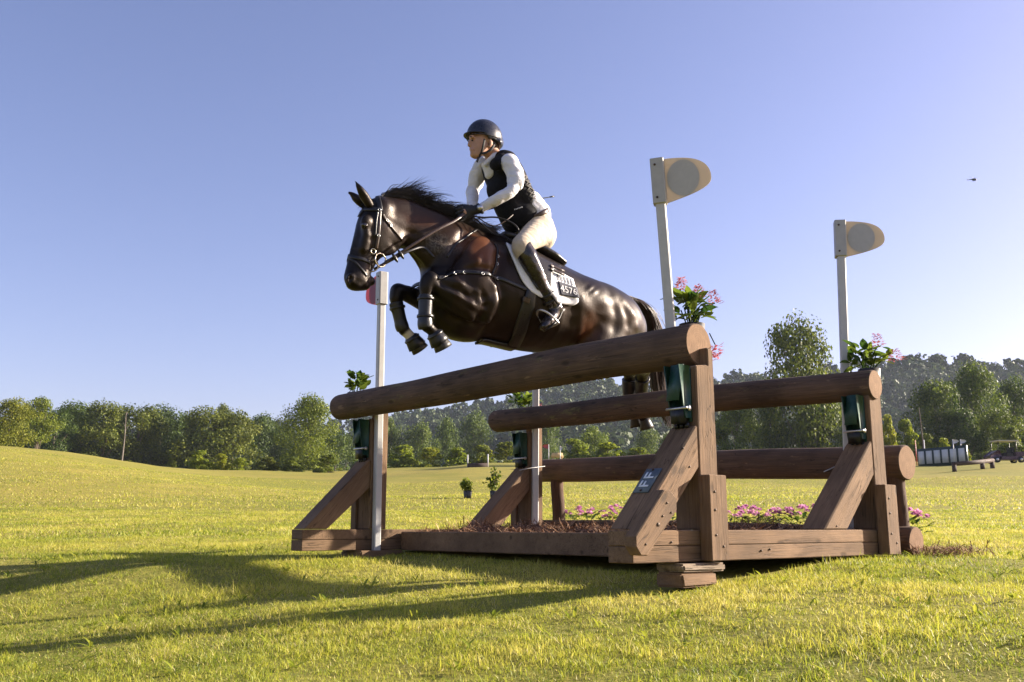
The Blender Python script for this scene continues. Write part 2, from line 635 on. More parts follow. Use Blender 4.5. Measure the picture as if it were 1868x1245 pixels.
def make_log(name, P0, P1, r0, r1, round0=0.0, label=None, seed=0, parent=None):
    """tapered, slightly crooked log from P0 (left) to P1 (right), with end grain discs"""
    rs = np.random.RandomState(seed)
    P0, P1 = np.asarray(P0, float), np.asarray(P1, float)
    n, na = 60, 32
    L = np.linalg.norm(P1 - P0)
    T = (P1 - P0) / L
    u = np.cross(ZV if abs(T[2]) < .9 else BV, T); u /= np.linalg.norm(u)
    w = np.cross(T, u)
    s = np.linspace(0, 1, n)
    # extra rings close to the ends for the rounded left end and the chamfered right end
    s = np.unique(np.concatenate([s, [0.002, 0.006, 0.012, 0.02, 0.992, 0.996, 0.999]]))
    rad = r0 + (r1 - r0) * s
    rad = rad * (1 + 0.012 * np.sin(s * 9 + rs.rand() * 6) + 0.01 * np.sin(s * 23 + rs.rand() * 6))
    dist0 = s * L
    rd = 0.05 if round0 else 0.008
    k = np.clip(dist0 / rd, 0, 1)
    rad = rad * np.sqrt(np.clip(1 - (1 - k) ** 2 * (0.75 if round0 else .12), 0.05, 1))
    dist1 = (1 - s) * L
    k = np.clip(dist1 / 0.010, 0, 1)
    rad = rad * (1 - 0.06 * (1 - k) ** 2)
    bend = 0.008 * np.sin(s * 3.1 + rs.rand()) + 0.005 * np.sin(s * 8 + rs.rand() * 6)
    a = np.arange(na) / na * 2 * math.pi
    ph = rs.rand(4) * 6
    V, G = [], []
    for i in range(len(s)):
        rr = rad[i] * (1 + 0.012 * np.sin(2 * a + ph[0] + s[i] * 3) + 0.008 * np.sin(5 * a + ph[1] + s[i] * 8) + .006 * np.sin(9 * a + ph[2] + 20 * s[i]))
        c = P0 + T * L * s[i] + w * bend[i]
        off = np.cos(a)[:, None] * u + np.sin(a)[:, None] * w
        V.append(c + rr[:, None] * off)
        G.append(np.stack([np.full(na, L * s[i]), r1 * np.cos(a), r1 * np.sin(a)], 1))
    m = len(s)
    V = np.concatenate(V); G = np.concatenate(G) + rs.rand(3) * 9
    i, j = np.meshgrid(np.arange(m - 1), np.arange(na), indexing='ij')
    i = i.ravel(); j = j.ravel(); k = (j + 1) % na
    Q = np.stack([i * na + j, i * na + k, (i + 1) * na + k, (i + 1) * na + j], 1)
    lg = put(name, mesh_np(name, V, None, Q, True, {'gco': G}), M['log'], parent or JUMP)
    for e, (ring, sgn) in enumerate(((0, -1), (m - 1, 1))):
        C = V[ring * na:(ring + 1) * na]
        cc = C.mean(0)
        VV, GG = [cc], [np.array([0.012, -.008, 0])]
        for f in (0.5, 1.0):
            pts = cc + (C - cc) * f + T * sgn * (0.0015 if f < 1 else 0)
            VV.extend(pts); GG.extend([np.array([(p - cc) @ u + 0.012 * (1 - f), (p - cc) @ w - .008 * (1 - f), 0]) for p in pts])
        F, QQ = [], []
        for j in range(na):
            k = (j + 1) % na
            F.append((0, 1 + j, 1 + k)); QQ.append((1 + j, 1 + na + j, 1 + na + k, 1 + k))
        put('end_grain', mesh_np('end_grain', np.array(VV), np.array(F), np.array(QQ), False, {'gco': np.array(GG)}),
            M['log_end'] if not (round0 and e == 0) else M['log'], lg)
    if label: lg['label'] = label
    return lg


def onB(px, py, b):
    return on_plane(px, py, fl(0, b, 0), BV)


make_log('log', onB(616, 746, -.14), onB(1275, 628, 0), .092, .1035, 1, 'thick front top log with mossy patches', 1)
make_log('log', onB(900, 771, FD - .17), onB(1597, 699, FD), .088, .086, 1, 'rear top log', 2)
make_log('log', onB(985, 860, FD + .285), onB(1655, 842, FD + .285), .092, .102, 0, 'lower rear log', 3)
make_log('log', onB(985, 956, FD + .25), onB(1672, 986, FD + .25), .03, .084, 0, 'ground log along the flower bed', 4)
# round posts carrying the lower rear log
for px, y0 in ((1636, 900), (1017, 900)):
    c = onB(px, y0, FD + .285); c[2] = 0
    t = make_log('round_post', c + ZV * -.02, c + ZV * .55, .052, .05, 0, None, int(px))
    for ch in [t]:
        ch.data.materials[0] = M['post_round']
# front rail at ground level, two planks long
frame_piece('front_rail', rect(.205, .28, .0, .125), HL + .006, FW - HL - .006, 0, bevel=.006)
JUMP.children[-1].data.attributes.remove(JUMP.children[-1].data.attributes['gco'])
add_gco(JUMP.children[-1].data, (0, 0, 0), AV, BV, ZV)
frame_piece('border_plank', rect(FD + .115, FD + .15, .12, .165), HL + .1, FW - HL - .25, 0, bevel=.004)
JUMP.children[-1].data.attributes.remove(JUMP.children[-1].data.attributes['gco'])
add_gco(JUMP.children[-1].data, (0, 0, 0), AV, BV, ZV)

# lettered plate on the upper face of the right front brace
bdir = np.array([0.42, 0.50]); bdir /= np.linalg.norm(bdir)
# upper edge of the brace runs from (-.55,.143) to (-.12,.645)
e0, e1 = np.array([-.535, .143]), np.array([-.11, .605])
ed = (e1 - e0) / np.linalg.norm(e1 - e0)
en = np.array([-ed[1], ed[0]])
Lx = BV * ed[0] + ZV * ed[1]
Ln = BV * en[0] + ZV * en[1]
pc = FO + BV * (e0[0] + ed[0] * .285) + ZV * (e0[1] + ed[1] * .285) + AV * 0.014 + Ln * .004
pb = MB(); pb.box(pc, Lx * .072, AV * .044, Ln * .003)
plate = pb.put('letter_plate', M['plate'], JUMP)
plate['label'] = 'slate blue plate lettered FF'


def letter_F(cx):
    lb = MB()
    o = pc + Lx * cx + Ln * .0045
    # letters stand across the brace: their up direction points to the left side
    up, rt = AV, -Lx
    rt = Lx
    lb.box(o - rt * .014, rt * .0045, up * .027, Ln * .001)
    lb.box(o + up * .0228 + rt * .005, rt * .0145, up * .0045, Ln * .001)
    lb.box(o + up * .002 + rt * .003, rt * .0125, up * .0042, Ln * .001)
    lb.put('letter', M['letter'], plate)


letter_F(-.022)
letter_F(.030)
for s in (-.063, .063):
    q = pc + Lx * s + Ln * .004
    V, F, Q = tube_arrays([q, q + Ln * .004], .006, 8)
    put('bolt', mesh_np('bolt', V, F, Q), M['bolt'], plate)


# green release brackets under the top logs
def bracket(ac, bpost, ztop):
    """on the front face of a post, holding the log from below"""
    bf = bpost - .066 - .002
    k = MB()
    # two folded cheek plates that hang under the log and narrow to the pin
    for da in (-.042, .042):
        P = [(-.085, ztop - .005), (-.005, ztop - .005), (-.003, ztop - .25), (-.045, ztop - .25), (-.06, ztop - .18)]
        lo = [fl(ac + da - .003, bf + b, z) for b, z in P]; hi = [fl(ac + da + .003, bf + b, z) for b, z in P]
        n = len(P)
        V = np.array(lo + hi)
        F = [(0, i, i + 1) for i in range(1, n - 1)] + [(n, n + i + 1, n + i) for i in range(1, n - 1)]
        Q = [(i, (i + 1) % n, n + (i + 1) % n, n + i) for i in range(n)]
        k.add(V, F, Q)
    k.box(fl(ac, bf - .004, ztop - .14), AV * .046, BV * .004, ZV * .125)
    k.box(fl(ac, bf - .062, ztop - .085), AV * .036, (BV * .9 - ZV * .25) * .003, (ZV + BV * .25) * .085)
    br = k.put('release_bracket', M['green_metal'], JUMP)
    h = MB()
    h.box(fl(ac, bf - .035, ztop - .235), AV * .036, BV * .022, ZV * .04)
    for q in range(3):
        h.tube([fl(ac - .03 + .03 * q, bf - .02, ztop - .27), fl(ac - .03 + .03 * q, bf - .02, ztop - .295)], .012, 8)
    h.put('hinge', M['black_metal'], br)
    p = MB(); p.tube([fl(ac - .062, bf - .055, ztop - .205), fl(ac + .062, bf - .055, ztop - .205)], .006, 8)
    p.tube([fl(ac - .058, bf - .03, ztop - .205), fl(ac - .052, bf - .03, ztop - .205)], .013, 10)
    p.put('pin', M['steel'], br)


bracket(0.0, -.024, .895)
bracket(0.0, 1.505, .89)
bracket(FW, .02, .89)
bracket(FW, 1.47, .89)

# timber blocks that level the frame
def block(name, c, X, Y, Z, mat, label):
    poly = rect(-1, 1, -1, 1)
    c = np.asarray(c, float)
    bm = bmesh.new()
    bmesh.ops.create_cube(bm, size=2.0)
    rs = np.random.RandomState(len(label))
    for v in bm.verts:
        p = c + X * v.co.x + Y * v.co.y + Z * v.co.z + (rs.rand(3) - .5) * .008
        v.co = p
    bmesh.ops.bevel(bm, geom=bm.edges[:], offset=.009, segments=2, affect='EDGES')
    me = bm_mesh(name, bm)
    add_gco(me, c, X / np.linalg.norm(X), Y / np.linalg.norm(Y), Z / np.linalg.norm(Z))
    o = put(name, me, M[mat])
    origin_to(o, c - Z)
    return tag(o, label, 'block', 'timber blocks under the jump')


gz = float(terrain(*fl(0, -.1, 0)[:2]))
block('timber_block', fl(-.035, -.13, -.018), BV * .145, AV * .080, ZV * .020, 'timber_old', 'pale weathered plank wedged under the right front sill corner')
block('timber_block', fl(-.035, -.16, -.070), BV * .118, AV * .076, ZV * .030, 'timber', 'brown block on the grass below the pale plank')
block('timber_block', fl(FW - .02, .02, -.024), BV * .17, AV * .13, ZV * .028, 'timber', 'dark block under the left front post of the jump')


# ------------------------------------------------------------------ flag poles
def flag_mat(name, col, trans):
    t = NT(name)
    v = t.coord('Object')
    t.set(Base_Color=t.ramp(t.noise(v, 9, 4), [(0.3, [c * .93 for c in col]), (0.7, [min(1, c * 1.05) for c in col])]), Roughness=0.4)
    tr = t.node('ShaderNodeBsdfTranslucent'); tr.inputs[0].default_value = (trans[0], trans[1], trans[2], 1)
    mx = t.node('ShaderNodeMixShader'); mx.inputs[0].default_value = 0.5
    t.l(t.b.outputs[0], mx.inputs[1]); t.l(tr.outputs[0], mx.inputs[2]); t.l(mx.outputs[0], t.out.inputs['Surface'])
    return t.m


M['flag_white'] = flag_mat('cream_flag_plastic', (0.62, 0.58, 0.51), (0.50, 0.43, 0.33))
M['flag_red'] = flag_mat('red_flag_plastic', (0.42, 0.10, 0.13), (0.45, 0.13, 0.16))
M['flag_disc'] = simple('grey_disc_print', (0.40, 0.39, 0.37), 0.5, 0.06, 30, 0.02)


def flag_pole(label, P0, P1, fdir, red, disc=True):
    P0, P1 = np.asarray(P0, float), np.asarray(P1, float)
    t = thing('flag_pole', P0, label, 'flag pole', 'flag poles of the jump')
    T = (P1 - P0) / np.linalg.norm(P1 - P0)
    fdir = np.asarray(fdir, float); fdir = fdir - T * (fdir @ T); fdir /= np.linalg.norm(fdir)
    nd = np.cross(T, fdir)

    def bar(name, A0, A1, h0, mat, ch=.006):
        L = np.linalg.norm(A1 - A0)
        prism(name, [(-h0 + ch, -h0), (h0 - ch, -h0), (h0, -h0 + ch), (h0, h0 - ch), (h0 - ch, h0), (-h0 + ch, h0), (-h0, h0 - ch), (-h0, -h0 + ch)],
              A0, fdir, nd, T, 0, L, mat, t, 0.0015)
    bar('pole', P0, P1 - T * .02, .0245, M['pvc'])
    # sleeve at the top that grips the flag
    prism('holder', [(-.032, -.034), (.030, -.034), (.034, -.02), (.034, .02), (.030, .034), (-.032, .034), (-.036, .028), (-.036, -.028)],
          P1 - T * .225, fdir, nd, T, 0, .235, M['pvc_grey'], t, .003)
    for s in (.03, .20):
        q = P1 - T * (.225 - s) - fdir * .036
        for sg in (-1, 1):
            q2 = P1 - T * (.225 - s) + nd * sg * .034 - fdir * .012
            V, F, Q = tube_arrays([q2, q2 + nd * sg * .004], .006, 8)
            put('screw', mesh_np('screw', V, F, Q), M['bolt'], t)
    # flag plate: blunt at the pole, round nose
    pts = []
    N = 26
    for i in range(N + 1):
        s = i / N
        pts.append((.034 + .225 * math.sin(s * math.pi / 2) ** 0.85, .008 - .018 * s - .10 * (1 - math.cos(s * math.pi / 2)) ** 1.35))
    top = pts
    bot = []
    for i in range(N + 1):
        s = i / N
        bot.append((.034 + .225 * math.sin((1 - s) * math.pi / 2) ** 1.0, -.110 - .0 - .113 * (s) ** 0.75))
    poly = top + bot[1:]
    prism('flag', poly, P1, fdir, T, nd, -.003, .003, M['flag_red'] if red else M['flag_white'], t, 0.0)
    if disc:
        fo = t.children[-1]
        n = 40
        c = (.122, -.102)
        pl = [(c[0] + .080 * math.cos(k / n * 2 * math.pi), c[1] + .093 * math.sin(k / n * 2 * math.pi)) for k in range(n)]
        for sg in (1, -1):
            prism('printed_disc', pl, P1, fdir, T, nd, sg * .0034, sg * .0040, M['flag_disc'] if not red else M['flag_red'], fo, 0.0)
    return t


def pole_at(px0, py0, px1, py1, a, zb, label, fdir, red):
    N = AV
    p_lo = on_plane(px0, py0, fl(a, 0, 0), N); p_hi = on_plane(px1, py1, fl(a, 0, 0), N)
    T = (p_hi - p_lo) / np.linalg.norm(p_hi - p_lo)
    base = p_lo + T * ((zb - p_lo[2]) / T[2])
    return flag_pole(label, base, p_hi, fdir, red)


pole_at(1240, 800, 1199, 295, .16, -.10, 'tall white pole with cream flag, behind the near end of the front log', (1, -.25, 0), False)
pole_at(1548, 860, 1532, 407, .17, -.03, 'white pole with cream flag beside the right end of the rear log', (1, -.2, 0), False)
pole_at(686, 1007, 697, 500, FW - .105, -.03, 'white pole with red flag at the left end of the front log', (-.55, .83, 0), True)
pole_at(976, 948, 978, 560, FW - .105, .0, 'white pole by the left end of the rear log, top hidden by the horse', (-.2, .98, 0), True)
for px0, py0, px1, py1, a, lab in ((948, 858, 994, 851, FW - .23, 'white cable tie round the pole at the left rear post'), (1503, 861, 1545, 844, .12, 'white cable tie sticking out of the pole at the right rear post')):
    t_ = MB(); q0 = on_plane(px0, py0, fl(a, 0, 0), AV); q1 = on_plane(px1, py1, fl(a, 0, 0), AV)
    t_.tube([q0, (q0 + q1) / 2 + ZV * .003, q1], .0028, 6)
    o_ = t_.put('cable_tie', M['pvc'])
    tag(o_, lab, 'cable tie', 'cable ties on the rear poles'); origin_to(o_, q1)
# ------------------------------------------------------------------ implicit-surface body builder
def crom(P, n):
    """Catmull-Rom through rows of P, n samples per span"""
    P = np.asarray(P, float)
    if len(P) < 3:
        t = np.linspace(0, 1, n + 1)[:, None]
        return P[0] * (1 - t) + P[-1] * t
    E = np.concatenate([[2 * P[0] - P[1]], P, [2 * P[-1] - P[-2]]])
    out = []
    for i in range(len(P) - 1):
        p0, p1, p2, p3 = E[i:i + 4]
        t = np.linspace(0, 1, n, endpoint=False)[:, None]
        out.append(0.5 * ((2 * p1) + (-p0 + p2) * t + (2 * p0 - 5 * p1 + 4 * p2 - p3) * t ** 2 + (-p0 + 3 * p1 - 3 * p2 + p3) * t ** 3))
    out.append(P[-1:])
    return np.concatenate(out)


class SDF:
    def __init__(self, lo, hi, vox):
        self.lo = np.asarray(lo, float); self.v = vox
        self.n = np.ceil((np.asarray(hi, float) - self.lo) / vox).astype(int) + 1
        self.f = np.full(self.n, 1.0, np.float32)

    def _box(self, lo, hi):
        i0 = np.clip(((lo - self.lo) / self.v).astype(int), 0, self.n)
        i1 = np.clip(((hi - self.lo) / self.v).astype(int) + 2, 0, self.n)
        return i0, i1

    def _grid(self, i0, i1):
        ax = [self.lo[d] + self.v * np.arange(i0[d], i1[d]) for d in range(3)]
        return ax[0][:, None, None], ax[1][None, :, None], ax[2][None, None, :]

    def _merge(self, sl, d, k, mode):
        a = self.f[sl]
        if mode == 'sub':
            b = -d
            if k > 0:
                h = np.clip(0.5 - 0.5 * (b - a) / k, 0, 1) if False else np.clip(0.5 + 0.5 * (b - a) / k, 0, 1)
                self.f[sl] = a * (1 - h) + b * h + k * h * (1 - h)
            else:
                self.f[sl] = np.maximum(a, b)
        else:
            if k > 0:
                h = np.clip(0.5 + 0.5 * (a - d) / k, 0, 1)
                self.f[sl] = a * (1 - h) + d * h - k * h * (1 - h)
            else:
                self.f[sl] = np.minimum(a, d)

    def chain(self, pts, k=0.03, n=6, axis=None, mode='add'):
        """pts rows: x,y,z,r[,r_axis]; axis: direction along which r_axis is used (default Y)"""
        P = np.array([list(p) + ([p[3]] if len(p) == 4 else []) for p in pts], float)
        S = crom(P, n) if len(P) > 1 else P
        S[:, 3:] = np.maximum(S[:, 3:], 0.0015)
        ax = np.array([0, 1.0, 0]) if axis is None else np.asarray(axis, float) / np.linalg.norm(axis)
        pad = k + 2 * self.v + 0.004
        R_ = S[:, 3:].max(1)[:, None]
        i0, i1 = self._box((S[:, :3] - R_).min(0) - pad, (S[:, :3] + R_).max(0) + pad)
        if np.any(i1 <= i0): return self
        acc = np.full(i1 - i0, 1.0, np.float32)
        segs = [(S[j], S[j + 1]) for j in range(len(S) - 1)] if len(S) > 1 else [(S[0], S[0])]
        for a, b in segs:
            rm = max(a[3:].max(), b[3:].max()) + pad
            lo = np.minimum(a[:3], b[:3]) - rm; hi = np.maximum(a[:3], b[:3]) + rm
            j0, j1 = self._box(lo, hi)
            j0 = np.maximum(j0, i0); j1 = np.minimum(j1, i1)
            if np.any(j1 <= j0): continue
            x, y, z = self._grid(j0, j1)
            d = b[:3] - a[:3]
            L2 = d @ d
            px, py, pz = x - a[0], y - a[1], z - a[2]
            t = np.clip((px * d[0] + py * d[1] + pz * d[2]) / L2, 0, 1) if L2 > 1e-12 else 0.0
            qx, qy, qz = px - t * d[0], py - t * d[1], pz - t * d[2]
            r = a[3] + t * (b[3] - a[3]); ra = a[4] + t * (b[4] - a[4])
            ya = qx * ax[0] + qy * ax[1] + qz * ax[2]
            q2 = np.maximum(qx * qx + qy * qy + qz * qz - ya * ya, 0)
            k0 = np.sqrt(q2 / r ** 2 + ya ** 2 / ra ** 2)
            k1 = np.sqrt(q2 / r ** 4 + ya ** 2 / ra ** 4) + 1e-6
            dd = k0 * (k0 - 1) / k1
            sl = tuple(slice(j0[e] - i0[e], j1[e] - i0[e]) for e in range(3))
            acc[sl] = np.minimum(acc[sl], dd)
        self._merge(tuple(slice(i0[e], i1[e]) for e in range(3)), acc, k, mode)
        return self

    def ell(self, c, r, k=0.03, rot=None, mode='add'):
        """ellipsoid with radii r along the columns of rot"""
        c = np.asarray(c, float); r = np.asarray(r, float)
        Rm = np.eye(3) if rot is None else np.asarray(rot, float)
        pad = k + 2 * self.v + .004
        i0, i1 = self._box(c - r.max() - pad, c + r.max() + pad)
        if np.any(i1 <= i0): return self
        x, y, z = self._grid(i0, i1)
        x, y, z = x - c[0], y - c[1], z - c[2]
        u = [x * Rm[0, e] + y * Rm[1, e] + z * Rm[2, e] for e in range(3)]
        k0 = np.sqrt(sum(u[e] ** 2 / r[e] ** 2 for e in range(3)))
        k1 = np.sqrt(sum(u[e] ** 2 / r[e] ** 4 for e in range(3))) + 1e-6
        self._merge(tuple(slice(i0[e], i1[e]) for e in range(3)), k0 * (k0 - 1) / k1, k, mode)
        return self

    def cut(self, p, nrm):
        """keep the side of the plane the normal points away from"""
        x, y, z = self._grid(np.zeros(3, int), self.n)
        d = (x - p[0]) * nrm[0] + (y - p[1]) * nrm[1] + (z - p[2]) * nrm[2]
        self.f = np.maximum(self.f, d.astype(np.float32))
        return self

    def mesh(self, smooth=3):
        f = self.f
        n = self.n
        s = f < 0
        c = [s[dx:n[0] - 1 + dx, dy:n[1] - 1 + dy, dz:n[2] - 1 + dz] for dx in (0, 1) for dy in (0, 1) for dz in (0, 1)]
        cnt = sum(k.astype(np.int8) for k in c)
        act = (cnt > 0) & (cnt < 8)
        idx = np.full(act.shape, -1, np.int64)
        cells = np.argwhere(act)
        idx[act] = np.arange(len(cells))
        corner = [(dx, dy, dz) for dx in (0, 1) for dy in (0, 1) for dz in (0, 1)]
        val = [f[cells[:, 0] + a, cells[:, 1] + b, cells[:, 2] + d] for a, b, d in corner]
        acc = np.zeros((len(cells), 3)); num = np.zeros(len(cells))
        for i in range(8):
            for j in range(i + 1, 8):
                df = [corner[j][e] - corner[i][e] for e in range(3)]
                if sum(abs(q) for q in df) != 1: continue
                m = (val[i] < 0) != (val[j] < 0)
                t = np.where(m, val[i] / np.where(val[i] == val[j], 1, val[i] - val[j]), 0)
                for e in range(3):
                    acc[:, e] += np.where(m, corner[i][e] + t * df[e], 0)
                num += m
        V = self.lo + self.v * (cells + acc / num[:, None])
        quads = []
        for d in range(3):
            e1, e2 = [(1, 2), (2, 0), (0, 1)][d]
            A = [slice(1, n[q] - 1) for q in range(3)]; A[d] = slice(0, n[d] - 1)
            B_ = list(A); B_[d] = slice(1, n[d])
            ed = s[tuple(A)] != s[tuple(B_)]
            pos = np.argwhere(ed)
            off = np.ones(3, int); off[d] = 0
            pos = pos + off
            ins = s[pos[:, 0], pos[:, 1], pos[:, 2]]
            def cell(o1, o2):
                q = pos.copy(); q[:, e1] -= o1; q[:, e2] -= o2
                return idx[q[:, 0], q[:, 1], q[:, 2]]
            q = np.stack([cell(1, 1), cell(0, 1), cell(0, 0), cell(1, 0)], 1)
            q[~ins] = q[~ins][:, ::-1]
            quads.append(q)
        Q = np.concatenate(quads)
        Q = Q[(Q >= 0).all(1)]
        if smooth:
            e = np.concatenate([Q[:, [0, 1]], Q[:, [1, 2]], Q[:, [2, 3]], Q[:, [3, 0]]])
            deg = np.bincount(e.ravel(), minlength=len(V)).astype(float)
            for it in range(smooth):
                for lam in (0.55, -0.57):
                    sm = np.zeros_like(V)
                    for c_ in range(3):
                        sm[:, c_] = np.bincount(e[:, 0], V[e[:, 1], c_], len(V)) + np.bincount(e[:, 1], V[e[:, 0], c_], len(V))
                    V = V + lam * (sm / np.maximum(deg, 1)[:, None] - V)
        return V, Q


# ------------------------------------------------------------------ horse frame
HYAW = 0.58
HP0 = at_y(912, 425, 5.85)
HB = np.array([math.cos(HYAW), math.sin(HYAW), 0])
HF, HLFT = -HB, np.array([math.sin(HYAW), -math.cos(HYAW), 0])     # forward and left of the horse
HO = np.array([HP0[0], HP0[1], 0.0])
HM = np.stack([HF, HLFT, ZV], 1)                                    # columns: local axes in the world


def hp(px, py, yl=0.0):
    P = on_plane(px, py, HO + HLFT * yl, HLFT)
    d = P - HO
    return np.array([d @ HF, d @ HLFT, P[2]])


def hw(P):
    return HO + np.asarray(P) @ HM.T


def hc(px, py, yl, r, ry=None):
    """control point: photo position on the plane yl, radius in photo pixels, lateral radius in metres"""
    p = hp(px, py, yl)
    k = (hw(p)[1]) / F_PX
    r = r * k
    return [p[0], p[1], p[2], r, r if ry is None else ry]


def rot_to(d, up=(0, 1, 0)):
    d = np.asarray(d, float); d = d / np.linalg.norm(d)
    u = np.asarray(up, float); u = u - d * (u @ d); u /= np.linalg.norm(u)
    return np.stack([d, u, np.cross(d, u)], 1)


def hell(S, px, py, yl, rl, ry, rn, dpx, k=.03, mode='add'):
    """ellipsoid: centre by photo position, long radius rl along the photo direction dpx, lateral ry, third rn (metres)"""
    c = hp(px, py, yl)
    d = hp(px + dpx[0], py + dpx[1], yl) - c
    Rm = rot_to(d)
    S.ell(c, (rl, ry, rn), k, Rm, mode)


# leg points (photo pixels), left fore, right fore
def build_horse_sdf(vox=0.0085):
    S = SDF((-1.75, -.55, .62), (1.25, .50, 2.35), vox)
    # barrel
    S.chain([hc(818, 528, 0, 52, .15), hc(845, 527, 0, 84, .215), hc(880, 528, 0, 98, .255), hc(920, 536, 0, 100, .285), hc(960, 551, 0, 93, .305),
             hc(1000, 563, 0, 83, .305), hc(1040, 569, 0, 70, .285), hc(1080, 577, 0, 62, .27), hc(1105, 588, 0, 62, .26), hc(1122, 602, 0, 58, .22)], .03)
    # withers ridge and croup
    S.chain([hc(868, 448, 0, 26, .05), hc(905, 448, 0, 22, .055), hc(945, 463, 0, 20, .07), hc(990, 490, 0, 18, .10), hc(1050, 531, 0, 20, .14), hc(1090, 541, 0, 22, .13), hc(1118, 556, 0, 22, .09)], .05)
    # hindquarters
    for sg in (1, -1):
        hell(S, 1078, 553, sg * .15, .20, .12, .14, (60, 30), .05)
        hell(S, 1110, 590, sg * .14, .25, .135, .18, (18, 60), .05)
        hell(S, 1092, 628, sg * .165, .22, .10, .13, (-25, 60), .05)
        hell(S, 1131, 600, sg * .10, .20, .10, .11, (12, 60), .04)
        # point of hip
        hell(S, 1052, 538, sg * .20, .07, .045, .05, (40, 25), .04)
    # neck
    S.chain([hc(704, 398, 0, 30, .062), hc(730, 404, 0, 40, .066), hc(762, 421, 0, 45, .075), hc(795, 444, 0, 54, .10), hc(828, 474, 0, 66, .15), hc(856, 505, 0, 72, .18)], .05, 8)
    S.chain([hc(700, 372, 0, 12, .035), hc(735, 376, 0, 12, .035), hc(775, 392, 0, 13, .04), hc(820, 412, 0, 16, .045), hc(862, 436, 0, 20, .05)], .05, 6)
    # jugular groove
    for sg in (1, -1):
        S.chain([hc(738, 432, sg * .085, 4), hc(765, 455, sg * .105, 5), hc(788, 480, sg * .14, 5)], .03, 5, mode='sub')
        # shoulder blade
        hell(S, 856, 492, sg * .185, .24, .05, .10, (-45, 85), .08)
        hell(S, 822, 525, sg * .15, .12, .08, .10, (-10, 40), .04)
        # ribcage hint and flank hollow
        hell(S, 1052, 585, sg * .345, .17, .05, .06, (14, 50), .10, 'sub')
    # relief: trapezius hollow in front of the shoulder, croup groove, ribs
        S.chain([hc(850, 428, sg * .135, 9, .03), hc(828, 462, sg * .185, 10, .03), hc(806, 494, sg * .195, 8, .03)], .05, 5, mode='sub')
        S.chain([hc(908, 470, sg * .245, 7, .03), hc(906, 510, sg * .285, 8, .03), hc(912, 560, sg * .315, 9, .03)], .05, 5, mode='sub')
        hell(S, 880, 478, sg * .20, .12, .055, .085, (-20, 60), .04)
        hell(S, 868, 520, sg * .21, .11, .05, .07, (10, 60), .035)
    # breast muscles
    for sg in (1, -1):
        hell(S, 800, 535, sg * .075, .15, .085, .085, (8, 50), .03)
    hell(S, 830, 595, 0, .17, .14, .08, (50, 22), .05)
    # head
    S.chain([hc(694, 384, 0, 26, .082), hc(684, 410, 0, 34, .088), hc(674, 440, 0, 32, .070), hc(663, 468, 0, 28, .056), hc(655, 490, 0, 25, .054), hc(650, 507, 0, 24, .057)], .02, 8)
    for sg in (1, -1):
        hell(S, 704, 430, sg * .040, .125, .036, .105, (-10, 60), .05)      # jowl
        hell(S, 667, 405, sg * .074, .042, .022, .030, (-8, 30), .035)        # brow
        S.chain([hc(669, 428, sg * .070, 6, .014), hc(663, 452, sg * .056, 5.5, .012)], .04, 4)  # facial crest
        hell(S, 639, 509, sg * .044, .034, .020, .024, (-8, 20), .014)       # nostril rim
    hell(S, 662, 521, 0, .042, .040, .030, (20, 4), .02)                      # lower lip and chin
    hell(S, 675, 513, 0, .032, .030, .028, (10, 4), .015)
    hell(S, 646, 522, 0, .042, .048, .024, (20, 6), .015)                     # upper lip
    S.chain([hc(636, 525, .05, 1.6), hc(655, 525, .052, 1.8), hc(671, 516, .045, 1.6)], .006, 5, mode='sub')
    for sg in (1, -1):
        hell(S, 640, 510, sg * .062, .028, .020, .014, (-6, 20), .008, 'sub')
        hell(S, 665, 411, sg * .100, .022, .010, .013, (20, 6), .006, 'sub')
        # ears, pricked forward
        px0, py0, px1, py1 = (673, 372, 648, 331) if sg > 0 else (664, 374, 634, 349)
        y0, y1 = sg * .050, sg * .062
        S.chain([hc(px0, py0, y0, 8.5, .024), hc(px0 * .68 + px1 * .32, py0 * .68 + py1 * .32, y0, 9, .028), hc(px0 * .35 + px1 * .65, py0 * .35 + py1 * .65, y1, 6.5, .020), hc(px1, py1, y1, 1.3, .004)], .012, 6)
        S.chain([hc(px0 * .75 + px1 * .25 - 7, py0 * .75 + py1 * .25 - 1, y0 + .012 * sg, 3, .010), hc(px0 * .3 + px1 * .7 - 5, py0 * .3 + py1 * .7, y1 + .006 * sg, 2, .006)], .006, 4, mode='sub')
    # fore legs, folded: upper arm, forearm, knee, cannon, pastern
    L = .165
    S.chain([hc(872, 512, .19, 26, .08), hc(884, 550, .19, 27, .075), hc(884, 578, .185, 14, .05)], .03)
    S.chain([hc(874, 556, L + .01, 30, .082), hc(845, 552, L, 30, .080), hc(815, 536, L, 22, .062), hc(795, 522, L, 17, .050), hc(782, 513, L, 14.5, .046)], .025)
    S.chain([hc(848, 533, L + .05, 12, .03), hc(818, 519, L + .035, 9, .02), hc(797, 509, L + .02, 6, .014)], .02)
    S.chain([hc(858, 575, L + .035, 13, .03), hc(830, 556, L + .03, 10, .026), hc(806, 538, L + .02, 6, .016)], .02)
    S.chain([hc(783, 511, L, 15, .048), hc(778, 523, L, 14, .046), hc(777, 536, L, 11, .036), hc(776, 552, L, 8.5, .027), hc(776, 575, L, 8.5, .027), hc(777, 592, L, 12, .036), hc(786, 602, L, 10, .032), hc(796, 613, L, 11, .036)], .015)
    Rr = -.15
    S.chain([hc(855, 562, Rr, 30, .08), hc(810, 562, Rr, 28, .075), hc(775, 550, Rr, 20, .058), hc(745, 538, Rr, 15, .048), hc(726, 532, Rr, 13.5, .045)], .025)
